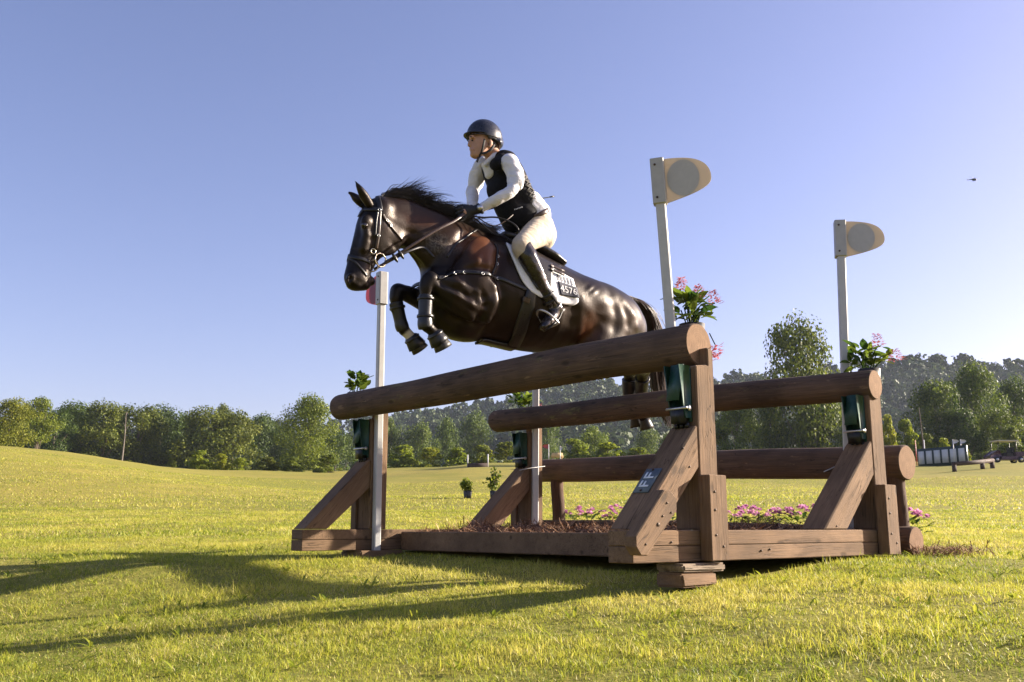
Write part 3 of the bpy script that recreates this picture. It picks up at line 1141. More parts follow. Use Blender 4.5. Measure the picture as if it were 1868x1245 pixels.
    S.chain([hc(726, 531, Rr, 14, .046), hc(723, 543, Rr, 13, .044), hc(724, 556, Rr, 10, .034), hc(728, 575, Rr, 8, .026), hc(732, 590, Rr, 8, .026), hc(736, 601, Rr, 11, .035), hc(744, 610, Rr, 9, .03), hc(752, 620, Rr, 10, .034)], .015)
    # hind legs, trailing behind the rear log: thigh, gaskin, hock, cannon
    for sg, pts in ((1, HIND_L), (-1, HIND_R)):
        S.chain(pts[:4], .04)
        S.chain(pts[3:], .02)
    # sheath line of the belly, stifle fold
    return S


def world_px(px, py, y, r, ry=None):
    P = at_y(px, py, y); d = P - HO
    k = y / F_PX
    return [d @ HF, d @ HLFT, P[2], r * k, (r * k if ry is None else ry)]


HIND_L = [hc(1100, 625, .15, 48, .11), hc(1120, 648, .14, 34, .085), hc(1150, 662, .13, 20, .055), world_px(1174, 672, 6.62, 15, .045),
          world_px(1172, 690, 6.78, 11, .036), world_px(1170, 712, 6.88, 9, .03), world_px(1169, 738, 6.92, 9, .03), world_px(1170, 752, 6.94, 11, .036), world_px(1176, 764, 6.96, 10, .032)]
HIND_R = [hc(1090, 632, -.12, 48, .11), hc(1105, 655, -.12, 34, .085), hc(1130, 665, -.12, 20, .055), world_px(1150, 676, 6.85, 15, .045),
          world_px(1149, 692, 6.92, 12, .036), world_px(1148, 712, 6.96, 10, .03), world_px(1150, 738, 7.0, 9, .03), world_px(1152, 750, 7.02, 11, .036), world_px(1158, 760, 7.04, 10, .032)]


def coat_mat():
    t = NT('dark_bay_coat')
    a = t.node('ShaderNodeAttribute', attribute_name='coat').outputs['Fac']
    w = t.node('ShaderNodeAttribute', attribute_name='white').outputs['Fac']
    v = t.coord('Object')
    n = t.noise(v, 7, 5, 0.6)
    aa = t.math('ADD', a, t.math('MULTIPLY', t.math('SUBTRACT', n, 0.5), 0.35))
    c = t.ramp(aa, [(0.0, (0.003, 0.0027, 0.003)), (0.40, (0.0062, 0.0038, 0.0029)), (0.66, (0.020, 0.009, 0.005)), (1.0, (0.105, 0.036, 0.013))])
    c = t.mix(w, c, (0.62, 0.55, 0.45))
    vh = t.coord('Object', scale=(60, 220, 120))
    hair = t.noise(vh, 1.0, 3, 0.6)
    vs = t.coord('Object', scale=(18, 18, 40))
    vein = t.noise(vs, 1.0, 4, 0.55)
    patch_ = t.noise(v, 11, 4, 0.6)
    rg = t.math('ADD', t.math('MULTIPLY', t.ramp(hair, [(0.2, 0.0), (0.8, 1.0)]), 0.12), t.ramp(patch_, [(0.3, 0.25), (0.7, 0.38)]))
    t.set(Base_Color=c, Roughness=rg, Specular_IOR_Level=0.30, Specular_Tint=(1.0, 0.84, 0.72))
    b1 = t.node('ShaderNodeBump'); b1.inputs['Strength'].default_value = 0.12; b1.inputs['Distance'].default_value = 0.003
    t.l(vein, b1.inputs['Height'])
    b2 = t.node('ShaderNodeBump'); b2.inputs['Strength'].default_value = 0.55; b2.inputs['Distance'].default_value = 0.002
    t.l(hair, b2.inputs['Height']); t.l(b1.outputs[0], b2.inputs['Normal']); t.l(b2.outputs[0], t.b.inputs['Normal'])
    return t.m


def hair_mat(name, dark, light):
    t = NT(name)
    a = t.node('ShaderNodeAttribute', attribute_name='rnd').outputs['Fac']
    t.set(Base_Color=t.ramp(a, [(0.0, dark), (1.0, light)]), Roughness=0.42, Specular_IOR_Level=0.5)
    return t.m


M['coat'] = coat_mat()
M['mane'] = hair_mat('black_mane_hair', (0.004, 0.004, 0.005), (0.022, 0.014, 0.010))
M['tail'] = hair_mat('dark_tail_hair', (0.006, 0.004, 0.004), (0.055, 0.022, 0.013))
M['hoof'] = simple('dark_hoof_horn', (0.03, 0.026, 0.022), 0.45, 0.3, 60, 0.2)
M['eye'] = simple('dark_wet_eye', (0.006, 0.004, 0.003), 0.05, 0.1, 10, 0, 0, 0.8)
M['leather'] = simple('black_leather', (0.012, 0.010, 0.010), 0.36, 0.35, 60, 0.15)
M['leather_brown'] = simple('dark_brown_leather', (0.040, 0.022, 0.014), 0.34, 0.35, 60, 0.15)
M['boot_plastic'] = simple('black_leg_boot', (0.010, 0.010, 0.012), 0.38, 0.3, 40, 0.2)
M['brass'] = simple('polished_bit_metal', (0.65, 0.58, 0.42), 0.22, 0.1, 60, 0.02, 1.0)

HORSE = thing('horse', hw((0, 0, 0)), 'dark bay horse in mid jump over the log fence, front legs tucked', 'horse')
_S = build_horse_sdf()
HV, HQ = _S.mesh(4)


RELIEF = [  # photo polyline, width in photo pixels, height in metres
    ([(798, 504), (830, 515), (866, 536)], 4.5, .012), ([(804, 519), (835, 534), (862, 552)], 4, -.012),
    ([(800, 522), (845, 548), (872, 570)], 5, .010), ([(872, 536), (880, 560), (876, 584)], 5, -.016),
    ([(884, 505), (898, 540), (892, 584)], 7, .018), ([(906, 515), (911, 555), (898, 602)], 6, -.013),
    ([(818, 432), (798, 468), (792, 500)], 8, .012), ([(842, 440), (828, 482), (812, 500)], 6, -.014),
    ([(850, 452), (866, 478), (892, 486)], 11, .014), ([(838, 492), (870, 493), (900, 500)], 4, -.010),
    ([(712, 384), (775, 412), (838, 438)], 5, -.008), ([(728, 408), (785, 446), (812, 470)], 7, .009),
    ([(745, 398), (790, 418), (830, 448)], 5, .006), ([(738, 434), (765, 456), (786, 482)], 4, -.008),
    ([(1062, 520), (1076, 546)], 9, .014), ([(1104, 540), (1114, 585), (1106, 628)], 8, -.020),
    ([(1088, 545), (1094, 580), (1082, 606)], 10, .013), ([(1130, 552), (1152, 585), (1160, 616)], 7, .014),
    ([(1122, 552), (1136, 590), (1136, 622)], 6, -.014), ([(1042, 604), (1064, 606), (1086, 590)], 9, .014),
    ([(1034, 552), (1038, 580), (1030, 612)], 7, -.012), ([(1052, 570), (1066, 588)], 5, -.008),
    ([(905, 604), (950, 622), (1005, 628)], 8, -.006), ([(668, 428), (664, 442), (660, 458)], 3, .005),
    ([(676, 424), (672, 442), (668, 458)], 4, -.005), ([(700, 455), (716, 450), (728, 436)], 4, .004),
    ([(655, 440), (652, 462), (647, 484)], 3, -.003), ([(690, 405), (698, 425), (696, 450)], 5, -.005),
    ([(760, 520), (756, 540)], 4, .004), ([(860, 588), (840, 574), (815, 553)], 5, -.009), ([(846, 600), (820, 596), (800, 575)], 7, .008),
]
for _k in range(6):
    RELIEF.append(([(936 + 15 * _k, 530), (944 + 15 * _k, 575), (940 + 15 * _k, 618)], 3.6, .0035))


def relief(V, Q):
    me = mesh_np('t', V, None, Q, True)
    n = np.empty(len(V) * 3, np.float32); me.vertex_normals.foreach_get('vector', n); n = n.reshape(-1, 3)
    bpy.data.meshes.remove(me)
    d = np.zeros(len(V))
    for pts, w, amp in RELIEF:
        if pts[0][0] > 1030: amp *= .6; w *= 1.25
        P = crom(np.array([hp(a, b, .22) for a, b in pts]), 8)[:, [0, 2]]
        X = V[:, [0, 2]]
        box = (X[:, 0] > P[:, 0].min() - .2) & (X[:, 0] < P[:, 0].max() + .2) & (X[:, 1] > P[:, 1].min() - .2) & (X[:, 1] < P[:, 1].max() + .2)
        ids = np.nonzero(box)[0]
        best = np.full(len(ids), 9.0); tt = np.zeros(len(ids))
        for j in range(len(P) - 1):
            e = P[j + 1] - P[j]; q = X[ids] - P[j]
            t = np.clip((q @ e) / (e @ e), 0, 1)
            dd = np.linalg.norm(q - t[:, None] * e, axis=1)
            m = dd < best; best[m] = dd[m]; tt[m] = (j + t[m]) / (len(P) - 1)
        ends = np.sin(np.clip(tt, .06, .94) * math.pi) ** .5
        d[ids] += .85 * amp * ends * np.exp(-(best / (w * .0034 * 1.25)) ** 2) * (1 + .25 * np.sin(17 * tt + 40 * amp * 100))
    d *= sstep(.15, .5, np.abs(n[:, 1]))
    return V + n * d[:, None]


HV = relief(HV, HQ)


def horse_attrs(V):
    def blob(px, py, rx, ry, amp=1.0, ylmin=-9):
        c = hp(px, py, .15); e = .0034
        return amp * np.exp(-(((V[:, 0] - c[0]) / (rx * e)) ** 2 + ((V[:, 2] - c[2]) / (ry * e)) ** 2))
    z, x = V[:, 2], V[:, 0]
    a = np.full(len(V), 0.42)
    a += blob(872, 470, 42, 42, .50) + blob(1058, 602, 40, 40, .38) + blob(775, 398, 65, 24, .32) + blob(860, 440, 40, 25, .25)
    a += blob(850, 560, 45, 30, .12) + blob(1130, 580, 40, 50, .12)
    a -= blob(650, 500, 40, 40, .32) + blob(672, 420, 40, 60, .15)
    ear = hp(672, 366, 0); a = np.where((z > ear[2] - .01) & (x > ear[0] - .06), .05, a)
    kn_l, kn_r = hp(785, 515, .165), hp(726, 530, -.15)
    # black points: below the knees and the hocks
    lower = np.maximum(sstep(.02, -.10, x - kn_l[0] + .07 * 0) * 0, 0)
    fore = (x > kn_l[0] - .12) & (z < kn_l[2] + .08) & (np.abs(V[:, 1]) > .06) & (x > hp(800, 560, 0)[0] - .02)
    a = np.where(fore, np.minimum(a, .12), a)
    hk = HIND_L[3]
    a = np.where((x < hk[0] + .12) & (z < hk[2] + .06), .10, a)
    w = np.zeros(len(V))
    c = np.array(hc(744, 610, -.15, 1)[:3]); d = np.linalg.norm(V - c, axis=1)
    w = np.maximum(w, sstep(.046, .034, d))
    # pale dried sweat on the lower neck
    sw = blob(806, 440, 20, 18, .22) + blob(835, 452, 14, 10, .10)
    rr = np.sin(V[:, 0] * 160 + 9 * np.sin(V[:, 2] * 70)) * np.sin(V[:, 2] * 190 + 6 * np.sin(V[:, 0] * 90))
    w = np.maximum(w, np.where(V[:, 1] > 0, sw * np.clip(.45 + .8 * rr, 0, 1), 0))
    return {'coat': a, 'white': w}


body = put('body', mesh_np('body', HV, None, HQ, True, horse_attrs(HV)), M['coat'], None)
body.data.transform(Matrix([list(HM[i]) + [0] for i in range(3)] + [[0, 0, 0, 1]]))
body.parent = HORSE
_wv = np.empty(len(HV) * 3); body.data.vertices.foreach_get('co', _wv)
HBVH = BVHTree.FromPolygons([Vector(v) for v in HV], [tuple(int(k) for k in q) for q in HQ])   # local frame
CAML = np.array([(CO - HO) @ HF, (CO - HO) @ HLFT, CO[2]])


def hit(px, py):
    """point and normal on the horse seen at a photo position (horse frame)"""
    d = ray(px, py)
    dl = np.array([d @ HF, d @ HLFT, d[2]])
    r = HBVH.ray_cast(Vector(CAML), Vector(dl / np.linalg.norm(dl)))
    if r[0] is None:
        r = HBVH.find_nearest(Vector(hp(px, py, .1)))
    return np.array(r[0]), np.array(r[1])


def snap(p):
    r = HBVH.find_nearest(Vector(p))
    return np.array(r[0]), np.array(r[1])


def hput(name, V, F, Q, mat, parent, smooth=True, attrs=None):
    return put(name, mesh_np(name, hw(V), F, Q, smooth, attrs), mat, parent)


def strap_arrays(P, Nr, w, th, lift):
    """flat band along P with surface normals Nr (horse frame)"""
    P = np.asarray(P); Nr = np.asarray(Nr)
    T = np.gradient(P, axis=0); T /= np.linalg.norm(T, axis=1)[:, None] + 1e-9
    Nr = Nr - T * (Nr * T).sum(1)[:, None]; Nr /= np.linalg.norm(Nr, axis=1)[:, None] + 1e-9
    S_ = np.cross(Nr, T)
    m = len(P)
    w = np.broadcast_to(np.asarray(w, float), (m,))[:, None]
    sec = [(-1, 0), (-.92, 1), (-.3, 1.15), (.3, 1.15), (.92, 1), (1, 0), (.9, -.6), (-.9, -.6)]
    V = np.concatenate([(P + Nr * (lift + th * b) + S_ * (w * .5 * a))[:, None, :] for a, b in sec], 1).reshape(-1, 3)
    n = len(sec)
    i, j = np.meshgrid(np.arange(m - 1), np.arange(n), indexing='ij')
    i = i.ravel(); j = j.ravel(); k = (j + 1) % n
    Q = np.stack([i * n + j, i * n + k, (i + 1) * n + k, (i + 1) * n + j], 1)
    F = []
    for e in (0, m - 1):
        for q in range(1, n - 1):
            F.append((e * n, e * n + q, e * n + q + 1))
    return V, np.array(F), Q


def strap(name, pts, w, mat, parent, mirror=False, lift=.002, th=.004, n=8, side=None, close=False):
    """band laid on the horse along photo positions; pts may hold 3-D horse-frame points too"""
    P = []
    for p in pts:
        P.append(hit(*p)[0] if len(p) == 2 else np.asarray(p, float))
    P = crom(np.array(P), n)
    out = [snap(p) for p in P]
    Q_ = np.array([o[0] for o in out]); N_ = np.array([o[1] for o in out])
    for _ in range(2):
        N_[1:-1] = (N_[:-2] + N_[1:-1] * 2 + N_[2:]) / 4
        Q_[1:-1] = (Q_[:-2] + Q_[1:-1] * 2 + Q_[2:]) / 4
    N_ /= np.linalg.norm(N_, axis=1)[:, None]
    V, F, Q = strap_arrays(Q_, N_, w, th, lift)
    o = hput(name, V, F, Q, mat, parent)
    if mirror:
        Vm = V * np.array([1, -1, 1])
        hput(name, Vm, F[:, ::-1], Q[:, ::-1], mat, parent)
    return o, Q_


# ---- eyes, hooves
for sg in (1, -1):
    c = hp(665, 411, sg * .0865)
    S2 = SDF(c - .05, c + .05, .004); S2.ell(c, (.021, .012, .016))
    V, Q = S2.mesh(2); hput('eye', V, None, Q, M['eye'], HORSE)


def hoof(p, d, r, label=None):
    """cone-shaped hoof from the coronet p along d (horse frame)"""
    d = np.asarray(d, float); d /= np.linalg.norm(d)
    P = [p, p + d * .02, p + d * .055, p + d * .078]
    V, F, Q = tube_arrays(P, [r * .80, r * .9, r * 1.12, r * 1.2], 16)
    return hput('hoof', V, F, Q, M['hoof'], HORSE, False)


def dirpx(a, b, yl):
    return hp(b[0], b[1], yl) - hp(a[0], a[1], yl)


hoof(hp(798, 615, .165), dirpx((796, 612), (812, 642), .165), .046)
hoof(hp(754, 620, -.15), dirpx((750, 617), (770, 646), -.15), .046)
for q in (HIND_L, HIND_R):
    p = np.array(q[-1][:3]); hoof(p, np.array([-.10, 0, -.35]), .044)


# ---- mane and tail: tapered curved locks
def locks(name, roots, dirs, lens, rads, mat, parent, seed, curl=.25, seg=7):
    rs = np.random.RandomState(seed)
    mb = MB()
    for p, d, l, r in zip(roots, dirs, lens, rads):
        d = np.asarray(d, float); d = d / np.linalg.norm(d)
        side = rs.randn(3); side -= d * (side @ d); side /= np.linalg.norm(side) + 1e-9
        drop = np.array([0, 0, -1.0])
        pts = [np.asarray(p, float)]
        dd = d.copy()
        cv = rs.uniform(-curl, curl); gv = rs.uniform(.02, .16)
        for s in range(seg):
            dd = dd + side * cv / seg + drop * gv / seg * (1 + s * .4)
            dd /= np.linalg.norm(dd)
            pts.append(pts[-1] + dd * l / seg)
        rad = r * np.concatenate([[.8, 1], np.linspace(1, .05, seg - 1)])
        V, F, Q = tube_arrays(np.array(pts), rad, 4, False)
        mb.add(hw(V), None, Q, rnd=rs.rand())
    return mb.put(name, mat, parent, True)


def make_mane():
    rs = np.random.RandomState(11)
    crest = crom(np.array([hp(691, 357), hp(712, 360), hp(740, 364), hp(775, 378), hp(805, 392), hp(835, 404), hp(862, 418), hp(885, 428)]), 12)
    n = len(crest)
    roots, dirs, lens, rads = [], [], [], []
    mb = MB()
    for i in range(230):
        t = (i + rs.rand()) / 230
        f = t * (n - 1); k = min(int(f), n - 2)
        p0 = crest[k] * (1 - f + k) + crest[k + 1] * (f - k)
        p0, nn = snap(p0 + np.array([0, 0, .03]))
        tg = crest[k + 1] - crest[k]; tg /= np.linalg.norm(tg)
        L = rs.uniform(.10, .23) * (.75 + .55 * math.sin(min(1, t * 1.2 + .12) * math.pi) + .25 * t)
        dcl = tg * rs.uniform(.9, 1.3) + np.array([0, 0, 1.0]) * rs.uniform(.45, 1.15) * (1.1 - .4 * t) + np.array([0, 1, 0]) * rs.uniform(-.35, .40)
        dcl /= np.linalg.norm(dcl)
        sd = np.cross(dcl, [0, 1, 0]); sd /= np.linalg.norm(sd)
        wav = rs.uniform(.010, .026) * (1 if rs.rand() < .5 else -1); ph = rs.uniform(0, 3); fr = rs.uniform(3.5, 6.5)
        for q in range(15):
            p = p0 + np.array([rs.uniform(-.010, .010), rs.uniform(-.022, .022), -.008])
            d = dcl + rs.randn(3) * .07; l = L * rs.uniform(.6, 1.08)
            s_ = np.linspace(0, 1, 9)
            P = p + d * (l * s_)[:, None] + sd * (wav * s_ * np.sin(ph + fr * s_))[:, None] + np.array([0, 0, -1.0]) * (.32 * l * s_ ** 2.2)[:, None] + rs.randn(3) * .006 * (s_ ** 2)[:, None]
            r = rs.uniform(.0007, .0018)
            V, F, Q = tube_arrays(P, r * 1.15 * np.array([.9, 1, 1, 1, .9, .8, .6, .4, .1]), 3, False)
            mb.add(hw(V), None, Q, rnd=rs.rand())
    mb.put('mane', M['mane'], HORSE, True)
    # forelock
    roots, dirs, lens, rads = [], [], [], []
    for i in range(90):
        p = hp(678, 366, rs.uniform(-.03, .03)) + np.array([rs.uniform(-.01, .01), 0, .01])
        roots.append(p); dirs.append((rs.uniform(.2, .6), rs.uniform(-.2, .2), rs.uniform(-.7, -.3))); lens.append(rs.uniform(.05, .12)); rads.append(.002)
    locks('forelock', roots, dirs, lens, rads, M['mane'], HORSE, 4, .3)


def make_tail():
    rs = np.random.RandomState(21)
    mb = MB()
    y_ = [6.50, 6.62, 6.72, 6.85, 7.0, 7.1, 7.15]
    pxs = [(1122, 538), (1154, 547), (1180, 569), (1192, 606), (1197, 660), (1205, 725), (1222, 782)]
    spine = np.array([world_px(a, b, y, 1)[:3] for (a, b), y in zip(pxs, y_)])
    spine[0] = hp(1122, 540, 0)
    wd = np.array([.03, .055, .068, .072, .072, .058, .02])
    SP = crom(np.concatenate([spine, wd[:, None]], 1), 8)
    n = len(SP)
    for i in range(800):
        ang = rs.rand() * 2 * math.pi; rr = math.sqrt(rs.rand())
        s0 = int(rs.rand() ** 1.6 * n * .45); s1 = int(min(n - 1, s0 + n * rs.uniform(.35, .75)))
        if s1 - s0 < 6: continue
        ids = np.arange(s0, s1 + 1)
        fly = rs.rand() < .16
        grow = np.linspace(0.25, 1, len(ids))[:, None]
        off = np.array([math.cos(ang) * rr, math.sin(ang) * rr, 0])
        P = SP[ids, :3] + off * SP[ids, 3:4] * grow * (1.9 if fly else 1)
        wob = rs.uniform(-.012, .012, 3)
        P = P + np.sin(np.linspace(0, rs.uniform(1, 4), len(ids)))[:, None] * wob
        r = rs.uniform(.0012, .003) * np.concatenate([np.full(len(ids) - 4, 1.0), [.8, .55, .3, .08]])
        P = P[::2] if len(P) % 2 else np.concatenate([P[::2], P[-1:]])
        r = np.interp(np.linspace(0, 1, len(P)), np.linspace(0, 1, len(r)), r) * 1.15
        V, F, Q = tube_arrays(P, r, 3, False)
        mb.add(hw(V), None, Q, rnd=rs.rand())
    # fine flying hairs at the dock
    for i in range(60):
        k = rs.randint(2, int(n * .5))
        p = SP[k, :3]; d = SP[k + 1, :3] - SP[k, :3]; d /= np.linalg.norm(d)
        d = d + np.array([-rs.uniform(.0, .6), rs.uniform(-.4, .4), rs.uniform(-.1, .3)])
        L = rs.uniform(.06, .16); q = [p + d * L * s + np.array([0, 0, -.03]) * s * s for s in np.linspace(0, 1, 6)]
        V, F, Q = tube_arrays(np.array(q), [.0012] * 5 + [.0003], 4, False)
        mb.add(hw(V), None, Q, rnd=rs.rand())
    mb.put('tail', M['tail'], HORSE, True)


make_mane()
make_tail()
# ------------------------------------------------------------------ tack
BRIDLE = thing('bridle', hw(hp(690, 420, 0)), 'black leather bridle with ring bit and reins on the horse', 'bridle')
LB = M['leather']


def over_poll(px, py, top):
    """points from a left-side position over the poll to the right side"""
    p, n = hit(px, py)
    return p


# headpiece and cheekpieces (both sides)
strap('headpiece', [(694, 386), (692, 372), hp(689, 360, .045), hp(688, 354, 0), hp(689, 360, -.045)], .030, LB, BRIDLE)
_, cp = strap('cheek_strap', [(693, 384), (692, 404), (690, 430), (686, 455)], .018, M['leather_brown'], BRIDLE, mirror=True)
strap('cheek_strap', [(689, 386), (686, 405), (684, 432)], .012, LB, BRIDLE, mirror=True)
strap('browband', [(693, 383), (678, 383), (660, 386), hp(650, 392, 0), ], .024, LB, BRIDLE, mirror=True, lift=.004)
strap('noseband', [hp(634, 466, 0), (645, 470), (660, 473), (676, 480)], .022, LB, BRIDLE, mirror=True)
strap('flash_strap', [hp(634, 470, 0), (648, 479), (660, 492), (669, 504)], .013, LB, BRIDLE, mirror=True)
strap('throat_latch', [(698, 392), (706, 405), (720, 422), (734, 440)], .016, M['leather_brown'], BRIDLE, mirror=True, lift=.003)


def torus_arrays(c, X, Y, R_, r_, n=28, m=8):
    c, X, Y = [np.asarray(k, float) for k in (c, X, Y)]
    X = X / np.linalg.norm(X); Y = Y - X * (X @ Y); Y /= np.linalg.norm(Y)
    a = np.arange(n + 1) / n * 2 * math.pi
    P = c + R_ * (np.cos(a)[:, None] * X + np.sin(a)[:, None] * Y)
    return tube_arrays(P, r_, m, False)


def buckle(p, n, T, s=.011):
    s = s * .7
    V, F, Q = torus_arrays(p + n * .008, T, np.cross(n, T), s, .0022, 12, 6)
    return V, F, Q


for sg in (1, -1):
    p, n = hit(689, 470)
    c = p + n * .028
    d1 = np.array([0, 0, 1.0]); d2 = np.array([1.0, 0, 0])
    if sg < 0: c = c * np.array([1, -1, 1])
    V, F, Q = torus_arrays(c, d1, d2 + np.array([0, .25 * sg, 0]), .040, .0042, 30, 8)
    hput('bit_ring', V, F, Q, M['brass'], BRIDLE)
    p2, n2 = hit(680, 459); c2 = p2 + n2 * .010
    if sg < 0: c2 = c2 * np.array([1, -1, 1])
    V, F, Q = torus_arrays(c2, d1, d2, .015, .0035, 20, 8)
    hput('bit_ring', V, F, Q, M['brass'], BRIDLE)
for px, py in ((692, 384), (690, 430), (705, 403), (712, 412)):
    p, n = hit(px, py)
    V, F, Q = buckle(p, n, np.array([0, 0, 1.0]))
    hput('buckle', V, F, Q, M['steel'], BRIDLE)

# reins: from the bit to the hands, plus the slack loop over the withers
HANDL, HANDR = hp(851, 387, .085), hp(852, 390, -.06)
pb_, nb_ = hit(689, 470)
bitL = pb_ + nb_ * .014 + np.array([-.02, 0, -.035])


def free_strap(name, P, w, th, wid_dir, mat, parent):
    P = crom(np.array(P), 8)
    N_ = np.tile(np.asarray(wid_dir, float), (len(P), 1))
    V, F, Q = strap_arrays(P, N_, w, th, 0)
    return hput(name, V, F, Q, mat, parent)


free_strap('rein', [bitL, hp(745, 452, .115), hp(795, 421, .135), hp(830, 403, .12), HANDL], .017, .004, (0, 1, .1), M['leather_brown'], BRIDLE)
bitR = bitL * np.array([1, -1, 1])
free_strap('rein', [bitR, hp(738, 462, -.10), hp(780, 440, -.13), hp(820, 410, -.12), HANDR], .017, .004, (0, -1, .1), LB, BRIDLE)
free_strap('martingale_strap', [hp(702, 478, .09), hp(745, 459, .10), hp(772, 452, .08), hp(792, 470, .10)], .014, .004, (0, 1, .1), LB, BRIDLE)
for px, py in ((720, 470), (731, 464)):
    p = hp(px, py, .11); d = hp(px + 8, py + 13, .11) - p; d /= np.linalg.norm(d)
    V, F, Q = tube_arrays([p - d * .028, p - d * .018, p, p + d * .022, p + d * .034], [.004, .008, .012, .008, .003], 8)
    hput('rein_stop', V, F, Q, LB, BRIDLE)
lp = crom(np.array([HANDL + np.array([-.02, .01, -.02]), hp(878, 397, .12), hp(906, 397, .16), hp(930, 405, .20), hp(944, 416, .22), hp(946, 432, .22), hp(936, 441, .22), hp(921, 432, .16), hp(898, 425, .10), hp(870, 402, .03), HANDR]), 8)
V, F, Q = tube_arrays(lp, .0055, 6)
hput('rein_loop', V, F, Q, LB, BRIDLE)
lp = crom(np.array([hp(868, 394, .06), hp(888, 408, .12), hp(905, 412, .14), hp(924, 402, .15), hp(936, 392, .14)]), 8)
V, F, Q = tube_arrays(lp, .004, 6)
hput('rein_loop', V, F, Q, M['leather_brown'], BRIDLE)

# breastplate
BPL = thing('breastplate', hw(hp(810, 500, 0)), 'black leather breastplate strapped across the chest of the horse', 'breastplate')
strap('chest_strap', [hp(783, 520, 0), (800, 508), (818, 503), (850, 497), (880, 499), (908, 508), (935, 518), (962, 529)], .026, LB, BPL, mirror=True, lift=.004, n=10)
strap('wither_strap', [(903, 447), (906, 465), (904, 484), (898, 502)], .016, LB, BPL, mirror=True, lift=.004)
strap('neck_strap', [hp(870, 425, 0), (852, 432), (832, 446), (815, 470)], .012, LB, BPL, mirror=True, lift=.004)
for px, py in ((906, 468), (905, 482), (846, 498), (880, 500), (908, 509), (830, 500)):
    p, n = hit(px, py)
    V, F, Q = buckle(p, n, np.array([1.0, 0, 0]), .012)
    hput('buckle', V, F, Q, M['steel'], BPL)


# patches of cloth and leather that follow the horse
def patch(name, TL, TR, BL, BR, nu, nv, mat, parent, lift, th, midbot=None, corner=0.0, mirror=True, curve=None, attrs=None, over=False):
    """four photo corners, laid on the horse; TL..TR is the upper edge"""
    G = np.zeros((nu + 1, nv + 1, 3)); Nn = np.zeros_like(G)
    for i in range(nu + 1):
        u = i / nu
        for j in range(nv + 1):
            v = j / nv
            top = np.array(TL) * (1 - u) + np.array(TR) * u
            bot = np.array(BL) * (1 - u) + np.array(BR) * u
            if midbot is not None:
                w = 4 * u * (1 - u); bot = bot + (np.array(midbot) - (np.array(BL) + np.array(BR)) / 2) * w
            p = top * (1 - v) + bot * v
            if curve is not None:
                p = p + np.array(curve) * math.sin(v * math.pi) * (1 - u)
            if corner:
                # round the lower corners
                e = max(0, v - (1 - corner)) / corner
                if e > 0:
                    cu = corner * .8 * (1 - math.sqrt(max(0, 1 - e * e)))
                    uu = np.clip(u, 0, 1) * (1 - 2 * cu) + cu
                    top2 = np.array(TL) * (1 - uu) + np.array(TR) * uu
                    bot2 = np.array(BL) * (1 - uu) + np.array(BR) * uu
                    if midbot is not None:
                        w = 4 * uu * (1 - uu); bot2 = bot2 + (np.array(midbot) - (np.array(BL) + np.array(BR)) / 2) * w
                    p = top2 * (1 - v) + bot2 * v
            P, N_ = hit(*p)
            G[i, j] = P; Nn[i, j] = N_
    for _ in range(3):
        for A_ in (G, Nn):
            A_[1:-1] = (A_[:-2] + 2 * A_[1:-1] + A_[2:]) / 4
            A_[:, 1:-1] = (A_[:, :-2] + 2 * A_[:, 1:-1] + A_[:, 2:]) / 4
    Nn /= np.linalg.norm(Nn, axis=2)[:, :, None]
    out = (G + Nn * (lift + th)).reshape(-1, 3); inn = (G + Nn * lift).reshape(-1, 3)
    V = np.concatenate([out, inn]); K = len(out)
    Q = []
    ix = lambda i, j: i * (nv + 1) + j
    for i in range(nu):
        for j in range(nv):
            a, b, c, d = ix(i, j), ix(i + 1, j), ix(i + 1, j + 1), ix(i, j + 1)
            Q.append((a, d, c, b)); Q.append((K + a, K + b, K + c, K + d))
    ring = [ix(i, 0) for i in range(nu)] + [ix(nu, j) for j in range(nv)] + [ix(i, nv) for i in range(nu, 0, -1)] + [ix(0, j) for j in range(nv, 0, -1)]
    for a, b in zip(ring, ring[1:] + ring[:1]):
        Q.append((a, b, K + b, K + a))
    Q = np.array(Q)
    o = hput(name, V, None, Q, mat, parent)
    if mirror:
        hput(name, V * np.array([1, -1, 1]), None, Q[:, ::-1], mat, parent)
    surf = G + Nn * (lift + th)
    return o, surf, Nn


M['pad_white'] = simple('white_quilted_cotton', (0.74, 0.74, 0.76), 0.85, 0.08, 80, 0.3)
M['pad_navy'] = simple('navy_number_cloth', (0.022, 0.024, 0.045), 0.75, 0.2, 60, 0.2)
PAD = thing('saddle_pad', hw(hp(985, 490, 0)), 'white edged saddle pad with navy number panel 4576', 'saddle pad')
patch('pad', (922, 446), (1043, 512), (956, 525), (1057, 558), 26, 16, M['pad_white'], PAD, .004, .012, midbot=(1003, 550), corner=.15)
npan, NS, NNn = patch('number_panel', (1014, 515), (1049, 527), (1018, 539), (1055, 545), 10, 8, M['pad_navy'], PAD, .019, .002, mirror=True)
npan['label'] = 'navy panel numbered 4576'


